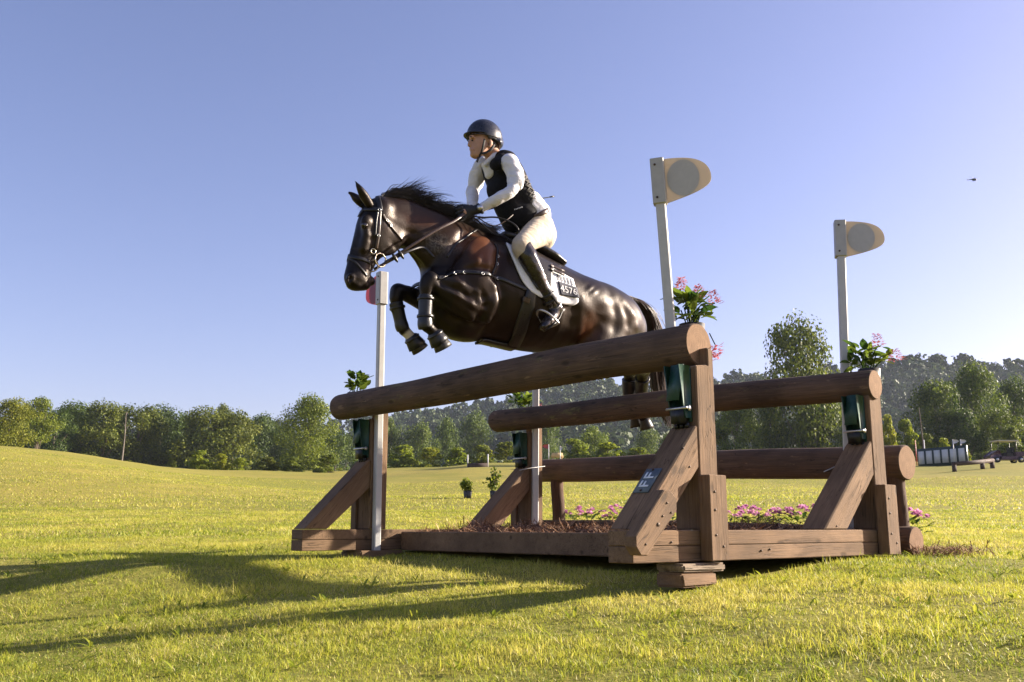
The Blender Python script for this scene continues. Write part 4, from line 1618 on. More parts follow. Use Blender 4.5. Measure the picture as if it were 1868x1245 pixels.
def text_on_patch(txt, surf, Nn, u0, u1, v0, v1, mat, parent, lift=.002, name='digits'):
    cu = bpy.data.curves.new('txt', 'FONT'); cu.body = txt; cu.size = 1.0; cu.space_character = 1.02
    to = bpy.data.objects.new('txt', cu); COL.objects.link(to)
    dg = bpy.context.evaluated_depsgraph_get()
    me = to.evaluated_get(dg).to_mesh()
    n = len(me.vertices); co = np.empty(n * 3); me.vertices.foreach_get('co', co); co = co.reshape(-1, 3)
    faces = [tuple(p.vertices) for p in me.polygons]
    to.evaluated_get(dg).to_mesh_clear()
    bpy.data.objects.remove(to); bpy.data.curves.remove(cu)
    lo, hi = co.min(0), co.max(0)
    U = u0 + (co[:, 0] - lo[0]) / (hi[0] - lo[0]) * (u1 - u0)
    Vv = v1 + (co[:, 1] - lo[1]) / (hi[1] - lo[1]) * (v0 - v1)
    nu, nv = surf.shape[0] - 1, surf.shape[1] - 1
    fu = np.clip(U * nu, 0, nu - 1e-6); fv = np.clip(Vv * nv, 0, nv - 1e-6)
    i = fu.astype(int); j = fv.astype(int); a = (fu - i)[:, None]; b = (fv - j)[:, None]
    def lerp(A_): return A_[i, j] * (1 - a) * (1 - b) + A_[i + 1, j] * a * (1 - b) + A_[i, j + 1] * (1 - a) * b + A_[i + 1, j + 1] * a * b
    P = lerp(surf) + lerp(Nn) * lift
    me2 = bpy.data.meshes.new(name)
    me2.from_pydata([tuple(p) for p in hw(P)], [], faces)
    me2.update()
    return put(name, me2, mat, parent)


text_on_patch('4576', NS, NNn, .06, .92, .20, .72, M['pad_white'], npan)
# quilting seams above the number
for k in range(5):
    a = np.array([1013 + 6.2 * k, 503 + 2.2 * k]); b = np.array([1017 + 6.2 * k, 513.5 + 2.3 * k])
    pts = [hit(*(a * (1 - t) + b * t)) for t in np.linspace(0, 1, 5)]
    P = np.array([p + n * .0185 for p, n in pts])
    V, F, Q = tube_arrays(P, .0022, 5)
    hput('quilt_seam', V, F, Q, M['pad_navy'], PAD)

SADDLE = thing('saddle', hw(hp(965, 455, 0)), 'black leather jumping saddle under the rider', 'saddle')
patch('flap', (934, 446), (1004, 486), (966, 519), (1004, 528), 16, 14, LB, SADDLE, .018, .008, midbot=(986, 533), corner=.35)
S2 = SDF((-.6, -.35, 1.4), (.35, .35, 2.15), .009)
S2.chain([hc(921, 431, 0, 9, .06), hc(940, 441, 0, 11, .10), hc(965, 458, 0, 13, .145), hc(990, 475, 0, 13, .165), hc(1009, 487, 0, 9, .15)], .01, 6)
S2.chain([hc(1004, 484, .12, 5), hc(1010, 483, .06, 6), hc(1012, 482, 0, 6), hc(1010, 483, -.06, 6), hc(1004, 484, -.12, 5)], .015, 5)
for sg in (1, -1):
    S2.chain([hc(960, 470, sg * .14, 12, .05), hc(990, 490, sg * .15, 11, .05), hc(1014, 501, sg * .12, 7, .04)], .01)
V, Q = S2.mesh(2)
hput('seat', V, None, Q, LB, SADDLE)
for dy in (0, 6):
    pts = [hit(1000 + k * 6, 493 + k * 2.6 + dy - 3) for k in range(5)]
    V, F, Q = strap_arrays(np.array([p + n * .03 for p, n in pts]), np.array([n for p, n in pts]), .018, .005, 0)
    hput('panel_roll', V, F, Q, M['leather_brown'], SADDLE)
strap('girth', [(972, 528), (962, 560), (952, 590), (944, 615), hp(936, 640, .05)], .085, LB, SADDLE, mirror=True, lift=.006, th=.008)
strap('girth_buckle_guard', [(960, 543), (957, 552)], .05, M['leather_brown'], SADDLE, lift=.016)
strap('belly_guard', [hp(874, 627, .02), hp(895, 633, .02), hp(915, 638, .02), hp(938, 644, .02)], .09, LB, SADDLE, lift=.005, th=.010)

# ------------------------------------------------------------------ leg boots
def wrap_boot(name, pts, label, extra=None, bands=()):
    S3 = SDF(np.min([p[:3] for p in pts], 0) - .09, np.max([p[:3] for p in pts], 0) + .09, .0055)
    S3.chain(pts, .01, 6)
    for e in (extra or []): S3.chain(e, .012, 5)
    a, b = np.array(pts[0][:3]), np.array(pts[1][:3]); d = a - b; d /= np.linalg.norm(d); S3.cut(a, d)
    a, b = np.array(pts[-1][:3]), np.array(pts[-2][:3]); d = a - b; d /= np.linalg.norm(d); S3.cut(a, d)
    V, Q = S3.mesh(1)
    t = thing(name, hw(V.mean(0)), label, 'leg boot', 'leg boots of the horse')
    hput('shell', V, None, Q, M['boot_plastic'], t)
    for p0, ax, r in bands:
        T = np.asarray(ax, float); T /= np.linalg.norm(T)
        X = np.cross(T, [0, 1, 0]); Y = np.cross(T, X)
        a = np.linspace(0, 2 * math.pi, 21)
        P = np.asarray(p0) + r * (np.cos(a)[:, None] * X + np.sin(a)[:, None] * Y)
        V, F, Q = strap_arrays(P, np.cos(a)[:, None] * X + np.sin(a)[:, None] * Y, .016, .003, .001)
        hput('strap', V, F, Q, LB, t)
    return t


axL = dirpx((777, 540), (776, 590), .165)
wrap_boot('tendon_boot', [hc(777, 539, .165, 13.5), hc(776.5, 552, .165, 13.5), hc(775.5, 575, .165, 13), hc(775.5, 592, .165, 14.5), hc(777, 600, .165, 13)],
          'black tendon boot on the left foreleg', None, [(hp(777, 546, .165), axL, .047), (hp(776, 578, .165), axL, .046)])
axR = dirpx((724, 555), (734, 598), -.15)
wrap_boot('tendon_boot', [hc(723, 552, -.15, 13), hc(725, 562, -.15, 12.5), hc(730, 583, -.15, 12), hc(733, 595, -.15, 13), hc(736, 602, -.15, 12)],
          'black tendon boot on the right foreleg', [[hc(714, 557, -.15, 4), hc(717, 566, -.15, 4)]], [(hp(725, 562, -.15), axR, .045)])


def bell_boot(p, d, label):
    d = np.asarray(d, float); d /= np.linalg.norm(d)
    P = [p - d * .014, p - d * .008, p + d * .01, p + d * .035, p + d * .062, p + d * .063, p + d * .03]
    V, F, Q = tube_arrays(P, [.036, .043, .048, .054, .060, .056, .048], 20, False)
    t = thing('bell_boot', hw(p), label, 'bell boot', 'bell boots of the horse')
    hput('shell', V, None, Q, M['boot_plastic'], t)
    a = np.linspace(0, 2 * math.pi, 25)
    X = np.cross(d, [0, 1, 0]); X /= np.linalg.norm(X); Y = np.cross(d, X)
    for off, r in ((.004, .047),):
        P = p + d * off + r * (np.cos(a)[:, None] * X + np.sin(a)[:, None] * Y)
        V, F, Q = strap_arrays(P, np.cos(a)[:, None] * X + np.sin(a)[:, None] * Y, .012, .003, .001)
        hput('strap', V, F, Q, M['boot_plastic'] if off > .01 else LB, t)


bell_boot(hp(793, 610, .165), dirpx((790, 606), (812, 642), .165), 'black bell boot round the left fore hoof')
bell_boot(hp(751, 617, -.15), dirpx((748, 614), (770, 646), -.15), 'black bell boot round the right fore hoof')
for q, lab in ((HIND_L, 'left'), (HIND_R, 'right')):
    pts = [[*np.array(k[:3]), k[3] + .011] for k in q[4:7]]
    wrap_boot('hind_boot', pts, 'black brushing boot on the %s hind leg between the logs' % lab)

# ------------------------------------------------------------------ rider
RIDER = thing('person', hw(hp(965, 455, 0)), 'rider in black vest, white shirt, tan breeches and helmet, crouched over the horse', 'person')
M['skin'] = simple('skin', (0.42, 0.24, 0.165), 0.5, 0.12, 40, 0.08, 0, 0.4)
M['shirt'] = cloth_mat('white_shirt_cloth', (0.66, 0.66, 0.69), .85, .55, 12)
M['vest'] = simple('black_body_protector', (0.005, 0.005, 0.007), 0.8, 0.3, 40, 0.3, 0, 0.2)
M['breeches'] = cloth_mat('tan_breeches', (0.48, 0.41, 0.32), .9, .45, 10)
M['boots'] = simple('polished_boot_leather', (0.016, 0.012, 0.011), 0.22, 0.4, 30, 0.08, 0, 0.6)
M['boots_top'] = simple('brown_boot_panel', (0.05, 0.028, 0.02), 0.4, 0.3, 60, 0.15)
M['helmet'] = simple('dark_navy_helmet', (0.014, 0.016, 0.026), 0.33, 0.2, 25, 0.05, 0, 0.55)
M['glove'] = simple('black_glove', (0.012, 0.012, 0.016), 0.6, 0.3, 80, 0.25)
M['hair'] = simple('short_brown_hair', (0.03, 0.018, 0.011), 0.6, 0.4, 120, 0.4)
M['webbing'] = simple('black_webbing', (0.018, 0.018, 0.02), 0.65, 0.3, 100, 0.2)


def inf(pts, d):
    return [[p[0], p[1], p[2], p[3] + d, (p[4] if len(p) > 4 else p[3]) + d] for p in pts]


TORSO = [hc(968, 412, 0, 30, .135), hc(955, 385, 0, 28, .118), hc(938, 355, 0, 29, .124), hc(922, 325, 0, 30, .138), hc(911, 303, 0, 23, .148), hc(903, 292, 0, 17, .10)]
PELV = [hc(976, 432, 0, 34, .165), hc(972, 418, 0, 33, .160), hc(966, 402, 0, 31, .150)]
ARM_L = [hc(930, 299, .170, 15), hc(938, 318, .195, 13.5), hc(937, 338, .22, 11.5), hc(931, 350, .23, 11), hc(910, 362, .20, 11), hc(892, 372, .16, 9), hc(876, 381, .125, 8)]
ARM_R = [hc(881, 303, -.170, 15), hc(873, 320, -.205, 13.5), hc(867, 338, -.225, 11.5), hc(862, 350, -.235, 12), hc(862, 362, -.19, 11), hc(861, 374, -.13, 9), hc(860, 382, -.10, 8)]
THIGH = {1: [hc(983, 424, .11, 27), hc(973, 431, .18, 24), hc(961, 440, .25, 20), hc(951, 448, .29, 17.5), hc(954, 458, .295, 17)]}
SHIN = {1: [hc(953, 449, .295, 16.5), hc(963, 470, .305, 17.5), hc(976, 497, .305, 16), hc(990, 525, .30, 12.5), hc(1001, 547, .295, 11)]}
FOOT = {1: [hc(1014, 562, .285, 12, .030), hc(1009, 574, .29, 12, .033), hc(1000, 586, .30, 10, .037), hc(991, 596, .305, 7, .032)]}
for D_ in (THIGH, SHIN, FOOT):
    D_[-1] = [[p[0], -p[1], *p[2:]] for p in D_[1]]
NECK = [hc(905, 296, 0, 17, .055), hc(899, 284, 0, 15, .052), hc(892, 270, 0, 15, .052)]


def head_sdf(S):
    S.ell(hp(885, 250, 0), (.096, .074, .100), .02)
    S.chain([hc(874, 262, 0, 19, .060), hc(871, 272, 0, 15, .050), hc(868, 281, 0, 9, .030)], .03)
    S.chain([hc(885, 268, .045, 6, .016), hc(878, 279, .035, 5, .014), hc(868, 283, .0, 5, .02), ], .02)
    S.chain([hc(885, 268, -.045, 6, .016), hc(878, 279, -.035, 5, .014), hc(868, 283, -.0, 5, .02)], .02)
    S.chain([hc(862, 250, .035, 4, .014), hc(859, 249, 0, 3.5, .02), hc(862, 250, -.035, 4, .014)], .015)
    S.chain([hc(860, 253, 0, 2.5, .008), hc(857, 260, 0, 3.2, .010), hc(855.5, 265, 0, 3.6, .013)], .008)
    S.chain([hc(861, 272, .02, 2.2), hc(858, 272, 0, 2.6), hc(861, 272, -.02, 2.2)], .007)
    S.chain([hc(862, 276, .018, 2.2), hc(859.5, 276, 0, 2.6), hc(862, 276, -.018, 2.2)], .007)
    S.ell(hp(863, 283, 0), (.018, .022, .016), .015)
    for sg in (1, -1):
        S.ell(hp(858.5, 256, sg * .033), (.012, .016, .010), .010, None, 'sub')
        S.chain([hc(894, 255, sg * .076, 3, .008), hc(896, 262, sg * .078, 4, .008), hc(893, 269, sg * .074, 2.5, .007)], .006)
    S.chain([hc(863, 274, .014, .9), hc(858, 274, 0, .9), hc(863, 274, -.014, .9)], .002, mode='sub')


def hand_sdf(S, c, fw, sg):
    """a fist closed on the reins; c centre, fw forward direction, sg +1 left hand"""
    fw = np.asarray(fw, float); fw /= np.linalg.norm(fw)
    lat = np.array([0, 1.0, 0]); lat -= fw * (lat @ fw); lat /= np.linalg.norm(lat)
    up = np.cross(fw, lat)
    if up[2] < 0: up = -up
    def q(f, l, u, r): return [*(c + fw * f + lat * (l * sg) + up * u), r]
    S.ell(c, (.048, .020, .042), .01, np.stack([fw, lat, up], 1))
    ln = [.94, 1.0, .97, .82]
    for i in range(4):
        u = .033 - .0205 * i; L = ln[i]
        S.chain([q(.022, .016, u, .0100), q(.052 * L, .015, u - .002, .0098), q(.064 * L, -.004, u - .004, .0092), q(.050 * L, -.024, u - .005, .0088), q(.026, -.026, u - .004, .0082)], .003, 5)
    S.chain([q(-.022, -.008, .030, .012), q(.008, -.016, .044, .0112), q(.036, -.014, .047, .0102), q(.058, -.008, .044, .0088)], .006, 5)


def person_bounds(pts, pad=.1):
    A_ = np.array([p[:3] for p in pts])
    return A_.min(0) - pad, A_.max(0) + pad


# whole body as one continuous surface; the clothes lie over it
_all = TORSO + PELV + ARM_L + ARM_R + THIGH[1] + THIGH[-1] + SHIN[1] + SHIN[-1] + FOOT[1] + FOOT[-1] + NECK + [hc(870, 225, 0, 1)]
S4 = SDF(*person_bounds(_all, .14), .0092)
d_ = -.012
S4.chain(inf(TORSO, d_), .02); S4.chain(inf(PELV, d_), .02)
S4.chain(inf(ARM_L, d_ * .6), .015); S4.chain(inf(ARM_R, d_ * .6), .015)
for sg in (1, -1):
    S4.chain(inf(THIGH[sg], d_), .02); S4.chain(inf(SHIN[sg], d_), .02); S4.chain(inf(FOOT[sg], d_), .01)
S4.chain(NECK, .025)
head_sdf(S4)
for c, arm, sg in ((HANDL, ARM_L, 1), (HANDR, ARM_R, -1)):
    w = np.array(arm[-1][:3]); S4.chain([[*w, .022], [*(w * .4 + c * .6), .022]], .012)
    S4.ell(c, (.035, .018, .03), .01)
V, Q = S4.mesh(2)
hput('body', V, None, Q, M['skin'], RIDER)

# clothes
def cloth(name, fn, pts, mat, vox=.0065, sm=2, wr=0.0, seed=1, pad=.09):
    S = SDF(*person_bounds(pts, pad), vox)
    fn(S)
    V, Q = S.mesh(sm)
    if wr:
        f = np.sin(V[:, 0] * 55 + V[:, 2] * 60 + seed) * np.sin(V[:, 1] * 48 + V[:, 2] * 35 + seed * 2) + .6 * np.sin(V[:, 0] * 110 - V[:, 2] * 95 + V[:, 1] * 60)
        c = V - V.mean(0)
        me = mesh_np('t', V, None, Q, True); n = np.empty(len(V) * 3, np.float32); me.vertex_normals.foreach_get('vector', n)
        V = V + n.reshape(-1, 3) * (f * wr)[:, None]
        bpy.data.meshes.remove(me)
    return hput(name, V, None, Q, mat, RIDER)


def shirt_fn(S):
    S.chain(inf(TORSO[:5], .003), .02)
    S.chain(inf(ARM_L, .002), .02); S.chain(inf(ARM_R, .002), .02)
    # short outer sleeves
    S.chain([hc(929, 297, .170, 17.5), hc(939, 316, .20, 17), hc(941, 334, .22, 16)], .006)
    S.chain([hc(882, 301, -.170, 17), hc(872, 320, -.205, 16.5), hc(868, 334, -.225, 15)], .006)
    # tucked hem showing under the vest
    S.chain([hc(958, 378, 0, 32, .140), hc(969, 397, 0, 34, .156)], .01)
    # collar
    S.chain([hc(886, 300, .03, 5), hc(899, 287, .055, 6), hc(907, 283, .04, 6), hc(909, 283, -.03, 6), hc(897, 288, -.055, 6), hc(884, 301, -.03, 5)], .008)
    S.chain([hc(887, 300, 0, 8, .04), hc(895, 318, 0, 9, .05)], .015)


cloth('shirt', shirt_fn, TORSO + ARM_L + ARM_R, M['shirt'], .007, 2, .0016, 2)


def vest_fn(S):
    S.chain(inf([hc(950, 398, 0, 32, .128)] + TORSO[1:5], .016), .02)
    # front panel reaches lower over the belly
    S.chain([hc(915, 345, 0, 27, .115), hc(930, 380, 0, 26, .11), hc(938, 404, 0, 20, .09)], .02)
    for sg in (1, -1):
        S.chain([hc(915, 293, sg * .11, 13, .05), hc(905, 300, sg * .12, 12, .05)], .015)
    # neck opening and V front
    S.chain([hc(905, 275, 0, 17, .07), hc(896, 290, 0, 17, .066), hc(884, 300, 0, 12, .055), hc(880, 318, 0, 9, .03), hc(884, 330, 0, 5, .014)], .008, mode='sub')
    # arm holes
    S.chain([hc(930, 299, .195, 17), hc(940, 318, .22, 16)], .006, mode='sub')
    S.chain([hc(881, 303, -.195, 17), hc(873, 320, -.225, 16)], .006, mode='sub')
    p0 = hp(960, 396, 0); d = hp(960 + 40, 396 + 44, 0) - p0; d /= np.linalg.norm(d)
    S.cut(p0, d)


cloth('vest', vest_fn, TORSO, M['vest'], .006, 2, .0008, 5, .27)


def breeches_fn(S):
    S.chain(inf(PELV, .006), .02)
    for sg in (1, -1):
        S.chain(inf(THIGH[sg], .004), .03)
    p0, p1 = hp(966, 398, 0), hp(974, 425, 0); d = p0 - p1; d /= np.linalg.norm(d)
    S.cut(p0, d)


cloth('breeches', breeches_fn, PELV + THIGH[1] + THIGH[-1], M['breeches'], .0065, 2, .0007, 3, .16)
# belt
a = np.linspace(0, 2 * math.pi, 41)
c0 = hp(966, 400, 0); ax = hp(960, 388, 0) - hp(972, 412, 0); ax /= np.linalg.norm(ax)
X = np.cross([0, 1, 0], ax); X /= np.linalg.norm(X)
kx = .0033 * 33 + .009
P = c0 + np.cos(a)[:, None] * X * kx + np.sin(a)[:, None] * np.array([0, 1, 0]) * .163
V, F, Q = strap_arrays(P, P - c0, .03, .004, 0)
hput('belt', V, F, Q, M['leather_brown'], RIDER)

for sg in (1, -1):
    def boot_fn(S, sg=sg):
        S.chain(inf(SHIN[sg], .004), .01)
        S.chain(inf(FOOT[sg], .002), .02)
        S.chain([[*np.array(SHIN[sg][-1][:3]), SHIN[sg][-1][3]], [*np.array(FOOT[sg][0][:3]), FOOT[sg][0][3]]], .02)
        top = hp(956, 446, sg * .295); d = hp(950, 436, sg * .295) - hp(970, 480, sg * .295)
        if sg < 0:
            top = hp(956, 446, .295) * np.array([1, -1, 1]); d = (hp(950, 436, .295) - hp(970, 480, .295)) * np.array([1, -1, 1])
        S.cut(top, d / np.linalg.norm(d))
    b_ = cloth('riding_boot', boot_fn, SHIN[sg] + FOOT[sg], M['boots'], .0055, 2, .0010, 7 + sg)
    fp = [np.array(p[:3]) for p in FOOT[sg]]
    sole = MB()
    # sole, heel and spur
    ft = fp[-1] - fp[0]; ft /= np.linalg.norm(ft)
    dn = np.cross(ft, [0, 1, 0]); dn /= np.linalg.norm(dn)
    if dn[2] > 0: dn = -dn
    lat = np.cross(dn, ft)
    P = [fp[0] + dn * .034 - ft * .01, fp[1] + dn * .036, fp[2] + dn * .031, fp[3] + dn * .022 + ft * .015]
    V, F, Q = strap_arrays(crom(np.array(P), 4), np.tile(dn, (13, 1)), np.concatenate([np.linspace(.055, .06, 5), np.linspace(.062, .074, 5), [.07, .055, .03]]), .006, 0)
    sole.add(hw(V), F, Q)
    sole.box(hw(fp[0] + dn * .036), HM @ ft * .026, HM @ lat * .026, HM @ dn * .012)
    so = put('sole', sole.mesh('sole'), M['leather'], RIDER)
    a = np.linspace(-2.2, 2.2, 15)
    back = -ft
    P = fp[0] + dn * -.005 + np.cos(a)[:, None] * back * .050 + np.sin(a)[:, None] * lat * .042
    V, F, Q = tube_arrays(P, .0045, 6); hput('spur', V, F, Q, M['steel'], RIDER)
    q = fp[0] + dn * -.005 + back * .05
    V, F, Q = tube_arrays([q, q + back * .022, q + back * .032], [.005, .004, .006], 6); hput('spur', V, F, Q, M['steel'], RIDER)
    # brown panel at the top of the boot
    ank = np.array(SHIN[sg][-1][:3])
    T = np.array(SHIN[sg][-1][:3]) - np.array(SHIN[sg][-2][:3]); T /= np.linalg.norm(T)
    X = np.cross(T, [0, 1, 0]); X /= np.linalg.norm(X); Y = np.cross(T, X)
    aa = np.linspace(0, 2 * math.pi, 21)
    for off in (-.03, .012):
        c = ank + T * off; r = .0475
        P = c + r * (np.cos(aa)[:, None] * X + np.sin(aa)[:, None] * Y)
        V, F, Q = strap_arrays(P, P - c, .016, .003, .0); hput('boot_strap', V, F, Q, M['leather'], RIDER)
    # stirrup leather and iron belong to the saddle
    top = hp(970, 492, sg * .30); iron_c = fp[2] + dn * .038
    if sg < 0: top = hp(970, 492, .30) * np.array([1, -1, 1])
    V, F, Q = strap_arrays(crom(np.array([top, iron_c + np.array([-.02, sg * .03, .12])]), 8), np.tile(np.array([0, sg, 0.0]), (9, 1)), .024, .005, .02)
    hput('stirrup_leather', V, F, Q, LB, SADDLE)
    aa = np.linspace(0, math.pi, 17)
    P = [iron_c + lat * .062 * math.cos(t) - dn * (.13 * math.sin(t) ** .8) for t in aa]
    P = np.array(P + [iron_c - lat * .062 + dn * 0, iron_c - lat * .03 + dn * .006, iron_c + lat * .03 + dn * .006, iron_c + lat * .062])
    V, F, Q = tube_arrays(P, .0062, 8); hput('stirrup_iron', V, F, Q, M['steel'], SADDLE)

# gloves
for c, arm, sg, nm in ((HANDL, ARM_L, 1, 'l'), (HANDR, ARM_R, -1, 'r')):
    S5 = SDF(c - .13, c + .13, .0036)
    w = np.array(arm[-1][:3]); fw = c - np.array(arm[-2][:3])
    hand_sdf(S5, c, fw, sg)
    d = c - w
    S5.chain([[*(w + d * .05), .031, .026], [*(w + d * .5), .028, .024]], .012)
    V, Q = S5.mesh(1)
    hput('glove', V, None, Q, M['glove'], RIDER)
# wrist watch
w = np.array(ARM_L[-1][:3]); ax = np.array(ARM_L[-1][:3]) - np.array(ARM_L[-2][:3]); ax /= np.linalg.norm(ax)
X = np.cross(ax, [0, 1, 0]); X /= np.linalg.norm(X); Y = np.cross(ax, X)
aa = np.linspace(0, 2 * math.pi, 21)
P = w + ax * .0 + .033 * (np.cos(aa)[:, None] * X + np.sin(aa)[:, None] * Y)
V, F, Q = strap_arrays(P, P - w, .018, .003, .0)
wb = hput('wristwatch', V, F, Q, M['webbing'], RIDER)
yl_out = np.array([0, 1.0, .2]); yl_out -= ax * (yl_out @ ax); yl_out /= np.linalg.norm(yl_out)
V, F, Q = tube_arrays([w + yl_out * .033, w + yl_out * .044], .018, 16); hput('watch_case', V, F, Q, M['steel'], wb)

# helmet: shell with peak, harness
S6 = SDF(hp(884, 245, 0) - .24, hp(884, 245, 0) + .24, .0045)
S6.ell(hp(884, 252, 0), (.124, .097, .122), .01)
S6.chain([hc(906, 262, .05, 8, .045), hc(908, 264, 0, 9, .05), hc(906, 262, -.05, 8, .045)], .02)
hc0 = hp(884, 252, 0)
S6.ell(hc0, (.108, .082, .110), .004, None, 'sub')
p = hp(870, 256, 0); S6.cut(p, np.array([.55, 0, -.85]) / np.linalg.norm([.55, 0, -.85]))
S6.chain([hc(892, 283, .0, 21, .16), hc(885, 272, 0, 14, .16)], .006, mode='sub')
S6.chain([hc(868, 262, 0, 16, .16), hc(856, 264, 0, 14, .16)], .004, mode='sub')
V, Q = S6.mesh(2)
helm = hput('helmet', V, None, Q, M['helmet'], RIDER)
# peak
mb = MB()
N = 14
P0 = []
for ring, (rx, ry, dz) in enumerate(((.118, .090, .004), (.150, .092, -.014), (.150, .092, -.019), (.118, .090, -.006))):
    P0.append([hc0 + np.array([rx * math.cos(t), ry * math.sin(t), dz + .012]) for t in np.linspace(-1.15, 1.15, N)])
V = np.concatenate([np.array(p) for p in P0]); Q = []
for r_ in range(4):
    for j in range(N - 1):
        a_, b_ = r_ * N + j, ((r_ + 1) % 4) * N + j
        Q.append((a_, b_, b_ + 1, a_ + 1))
hput('peak', V, None, np.array(Q), M['helmet'], helm)
V, F, Q = tube_arrays(crom(np.array([hc0 + np.array([.122 * math.cos(t), .0965 * math.sin(t), -.012 - .012 * abs(math.sin(t / 2))]) for t in np.linspace(-2.6, 2.6, 24)]), 2), .0035, 6)
hput('trim', V, F, Q, M['webbing'], helm)
for sg in (1, -1):
    for pts in ([hp(884, 254, sg * .088), hp(881, 268, sg * .075), hp(877, 281, sg * .045), hp(870, 288, 0)],
                [hp(903, 260, sg * .075), hp(897, 272, sg * .075), hp(888, 278, sg * .062), hp(879, 281, sg * .048)]):
        P = crom(np.array(pts), 6)
        V, F, Q = strap_arrays(P, np.tile(np.array([0, sg, .15]), (len(P), 1)), .015, .003, .0)
        hput('chin_strap', V, F, Q, M['webbing'], helm)
V, F, Q = strap_arrays(crom(np.array([hp(876, 285, .02), hp(872, 290, .025), hp(870, 296, .03)]), 4), np.tile(np.array([0, 1.0, 0]), (9, 1)), .014, .003, 0)
hput('chin_strap', V, F, Q, M['webbing'], helm)
# hair at the back and temples, eyes, brows
S7 = SDF(hp(895, 262, 0) - .14, hp(895, 262, 0) + .14, .0045)
S7.chain([hc(897, 262, .055, 9, .024), hc(905, 266, 0, 9, .05), hc(897, 262, -.055, 9, .024)], .015)
V, Q = S7.mesh(1); hput('hair', V, None, Q, M['hair'], RIDER)
for sg in (1, -1):
    c = hp(861.5, 256.5, sg * .031)
    S8 = SDF(c - .03, c + .03, .003); S8.ell(c, (.007, .010, .0048)); V, Q = S8.mesh(1)
    hput('eye', V, None, Q, M['eye'], RIDER)
    V, F, Q = tube_arrays([hp(858.5, 250.5, sg * .016), hp(857.5, 249.5, sg * .03), hp(861, 250, sg * .046)], [.002, .0035, .0015], 6)
    hput('eyebrow', V, F, Q, M['hair'], RIDER)

# lacing on the side of the vest
VB = None
for ob in RIDER.children:
    if ob.name.startswith('vest'):
        wv = np.empty(len(ob.data.vertices) * 3); ob.data.vertices.foreach_get('co', wv)
        wv = wv.reshape(-1, 3) + np.array(RIDER.location)
        VB = BVHTree.FromPolygons([Vector(v) for v in wv], [tuple(p.vertices) for p in ob.data.polygons]); VEST = ob


def vhit(px, py, lift=.004):
    d = ray(px, py)
    r = VB.ray_cast(Vector(CO), Vector(d / np.linalg.norm(d)))
    if r[0] is None:
        r = VB.find_nearest(Vector(at_y(px, py, 5.75)))
    return np.array(r[0]) + np.array(r[1]) * lift


ctr = [(958, 318), (961, 328), (964, 338), (967, 348), (971, 358), (975, 366)]
for k in range(len(ctr) - 1):
    a, b = np.array(ctr[k]), np.array(ctr[k + 1])
    for s0, s1 in ((-6, 6), (6, -6)):
        P = np.array([vhit(*(a * (1 - t) + b * t + np.array([s0 * (1 - t) + s1 * t, 0])), .005) for t in np.linspace(0, 1, 6)])
        V, F, Q = tube_arrays(P, .0032, 5)
        put('lacing', mesh_np('lacing', V, F, Q, True), M['webbing_grey'] if 'webbing_grey' in M else M.setdefault('webbing_grey', simple('grey_cord', (0.10, 0.09, 0.08), 0.7, 0.2, 60, 0.2)), VEST)
# small pale maker's stitching on the vest side
for k in range(6):
    q = vhit(939 + 2.6 * k, 382.5 - .75 * k, .003)
    mb = MB(); mb.box(q, np.array([.0028, 0, .0]), np.array([0, .001, 0]), ZV * .0035)
    mb.put('stitched_mark', M['shirt'], VEST)

# whip held along the far side of the rider
wp = crom(np.array([HANDR + np.array([.08, 0, .02]), HANDR, hp(930, 373, -.22), hp(985, 363, -.24), hp(1003, 360, -.24)]), 6)
WHIP = thing('riding_whip', hw(HANDR), 'thin black whip sticking out behind the back of the rider', 'whip')
V, F, Q = tube_arrays(wp, np.linspace(.007, .0032, len(wp)), 6); hput('shaft', V, F, Q, M['webbing'], WHIP)
e0, e1 = hp(1002, 360, -.24), hp(1011, 358.5, -.24)
V, F, Q = tube_arrays([e0, e0 * .5 + e1 * .5, e1], [.004, .006, .005], 6); hput('tip', V, F, Q, M['leather'], WHIP)
# ------------------------------------------------------------------ foliage
def leaf_mat(name, dark, light, trans=0.4, rough=0.6):
    t = NT(name)
    a = t.node('ShaderNodeAttribute', attribute_name='rnd').outputs['Fac']
    oi = t.node('ShaderNodeObjectInfo')
    c = t.ramp(a, [(0.0, dark), (0.6, [(x + y) / 2 for x, y in zip(dark, light)]), (1.0, light)])
    c = t.mix(1.0, c, oi.outputs['Color'], 'MULTIPLY')
    t.set(Base_Color=c, Roughness=rough, Specular_IOR_Level=0.3)
    tr = t.node('ShaderNodeBsdfTranslucent'); t.l(c, tr.inputs[0])
    mx = t.node('ShaderNodeMixShader'); mx.inputs[0].default_value = trans
    t.l(t.b.outputs[0], mx.inputs[1]); t.l(tr.outputs[0], mx.inputs[2]); t.l(mx.outputs[0], t.out.inputs['Surface'])
    return t.m


M['leaf'] = leaf_mat('tree_leaves', (0.028, 0.055, 0.012), (0.195, 0.235, 0.030), .38)
M['leaf_far'] = leaf_mat('far_forest_leaves', (0.016, 0.036, 0.012), (0.075, 0.105, 0.022), .22)
M['leaf_bush'] = leaf_mat('bush_leaves', (0.055, 0.095, 0.010), (0.24, 0.27, 0.024), .48)
M['leaf_bed'] = leaf_mat('bedding_leaves', (0.035, 0.08, 0.014), (0.20, 0.26, 0.03), .5, .45)
M['petal'] = leaf_mat('pink_petals', (0.38, 0.13, 0.30), (0.78, 0.42, 0.62), .4)
M['petal_red'] = leaf_mat('rose_red_petals', (0.42, 0.07, 0.12), (0.75, 0.30, 0.33), .4)
M['bark'] = simple('tree_bark', (0.13, 0.10, 0.075), 0.9, 0.4, 3, 0.5)
M['bark_pale'] = simple('pale_sycamore_bark', (0.17, 0.145, 0.12), 0.85, 0.3, 2, 0.4)


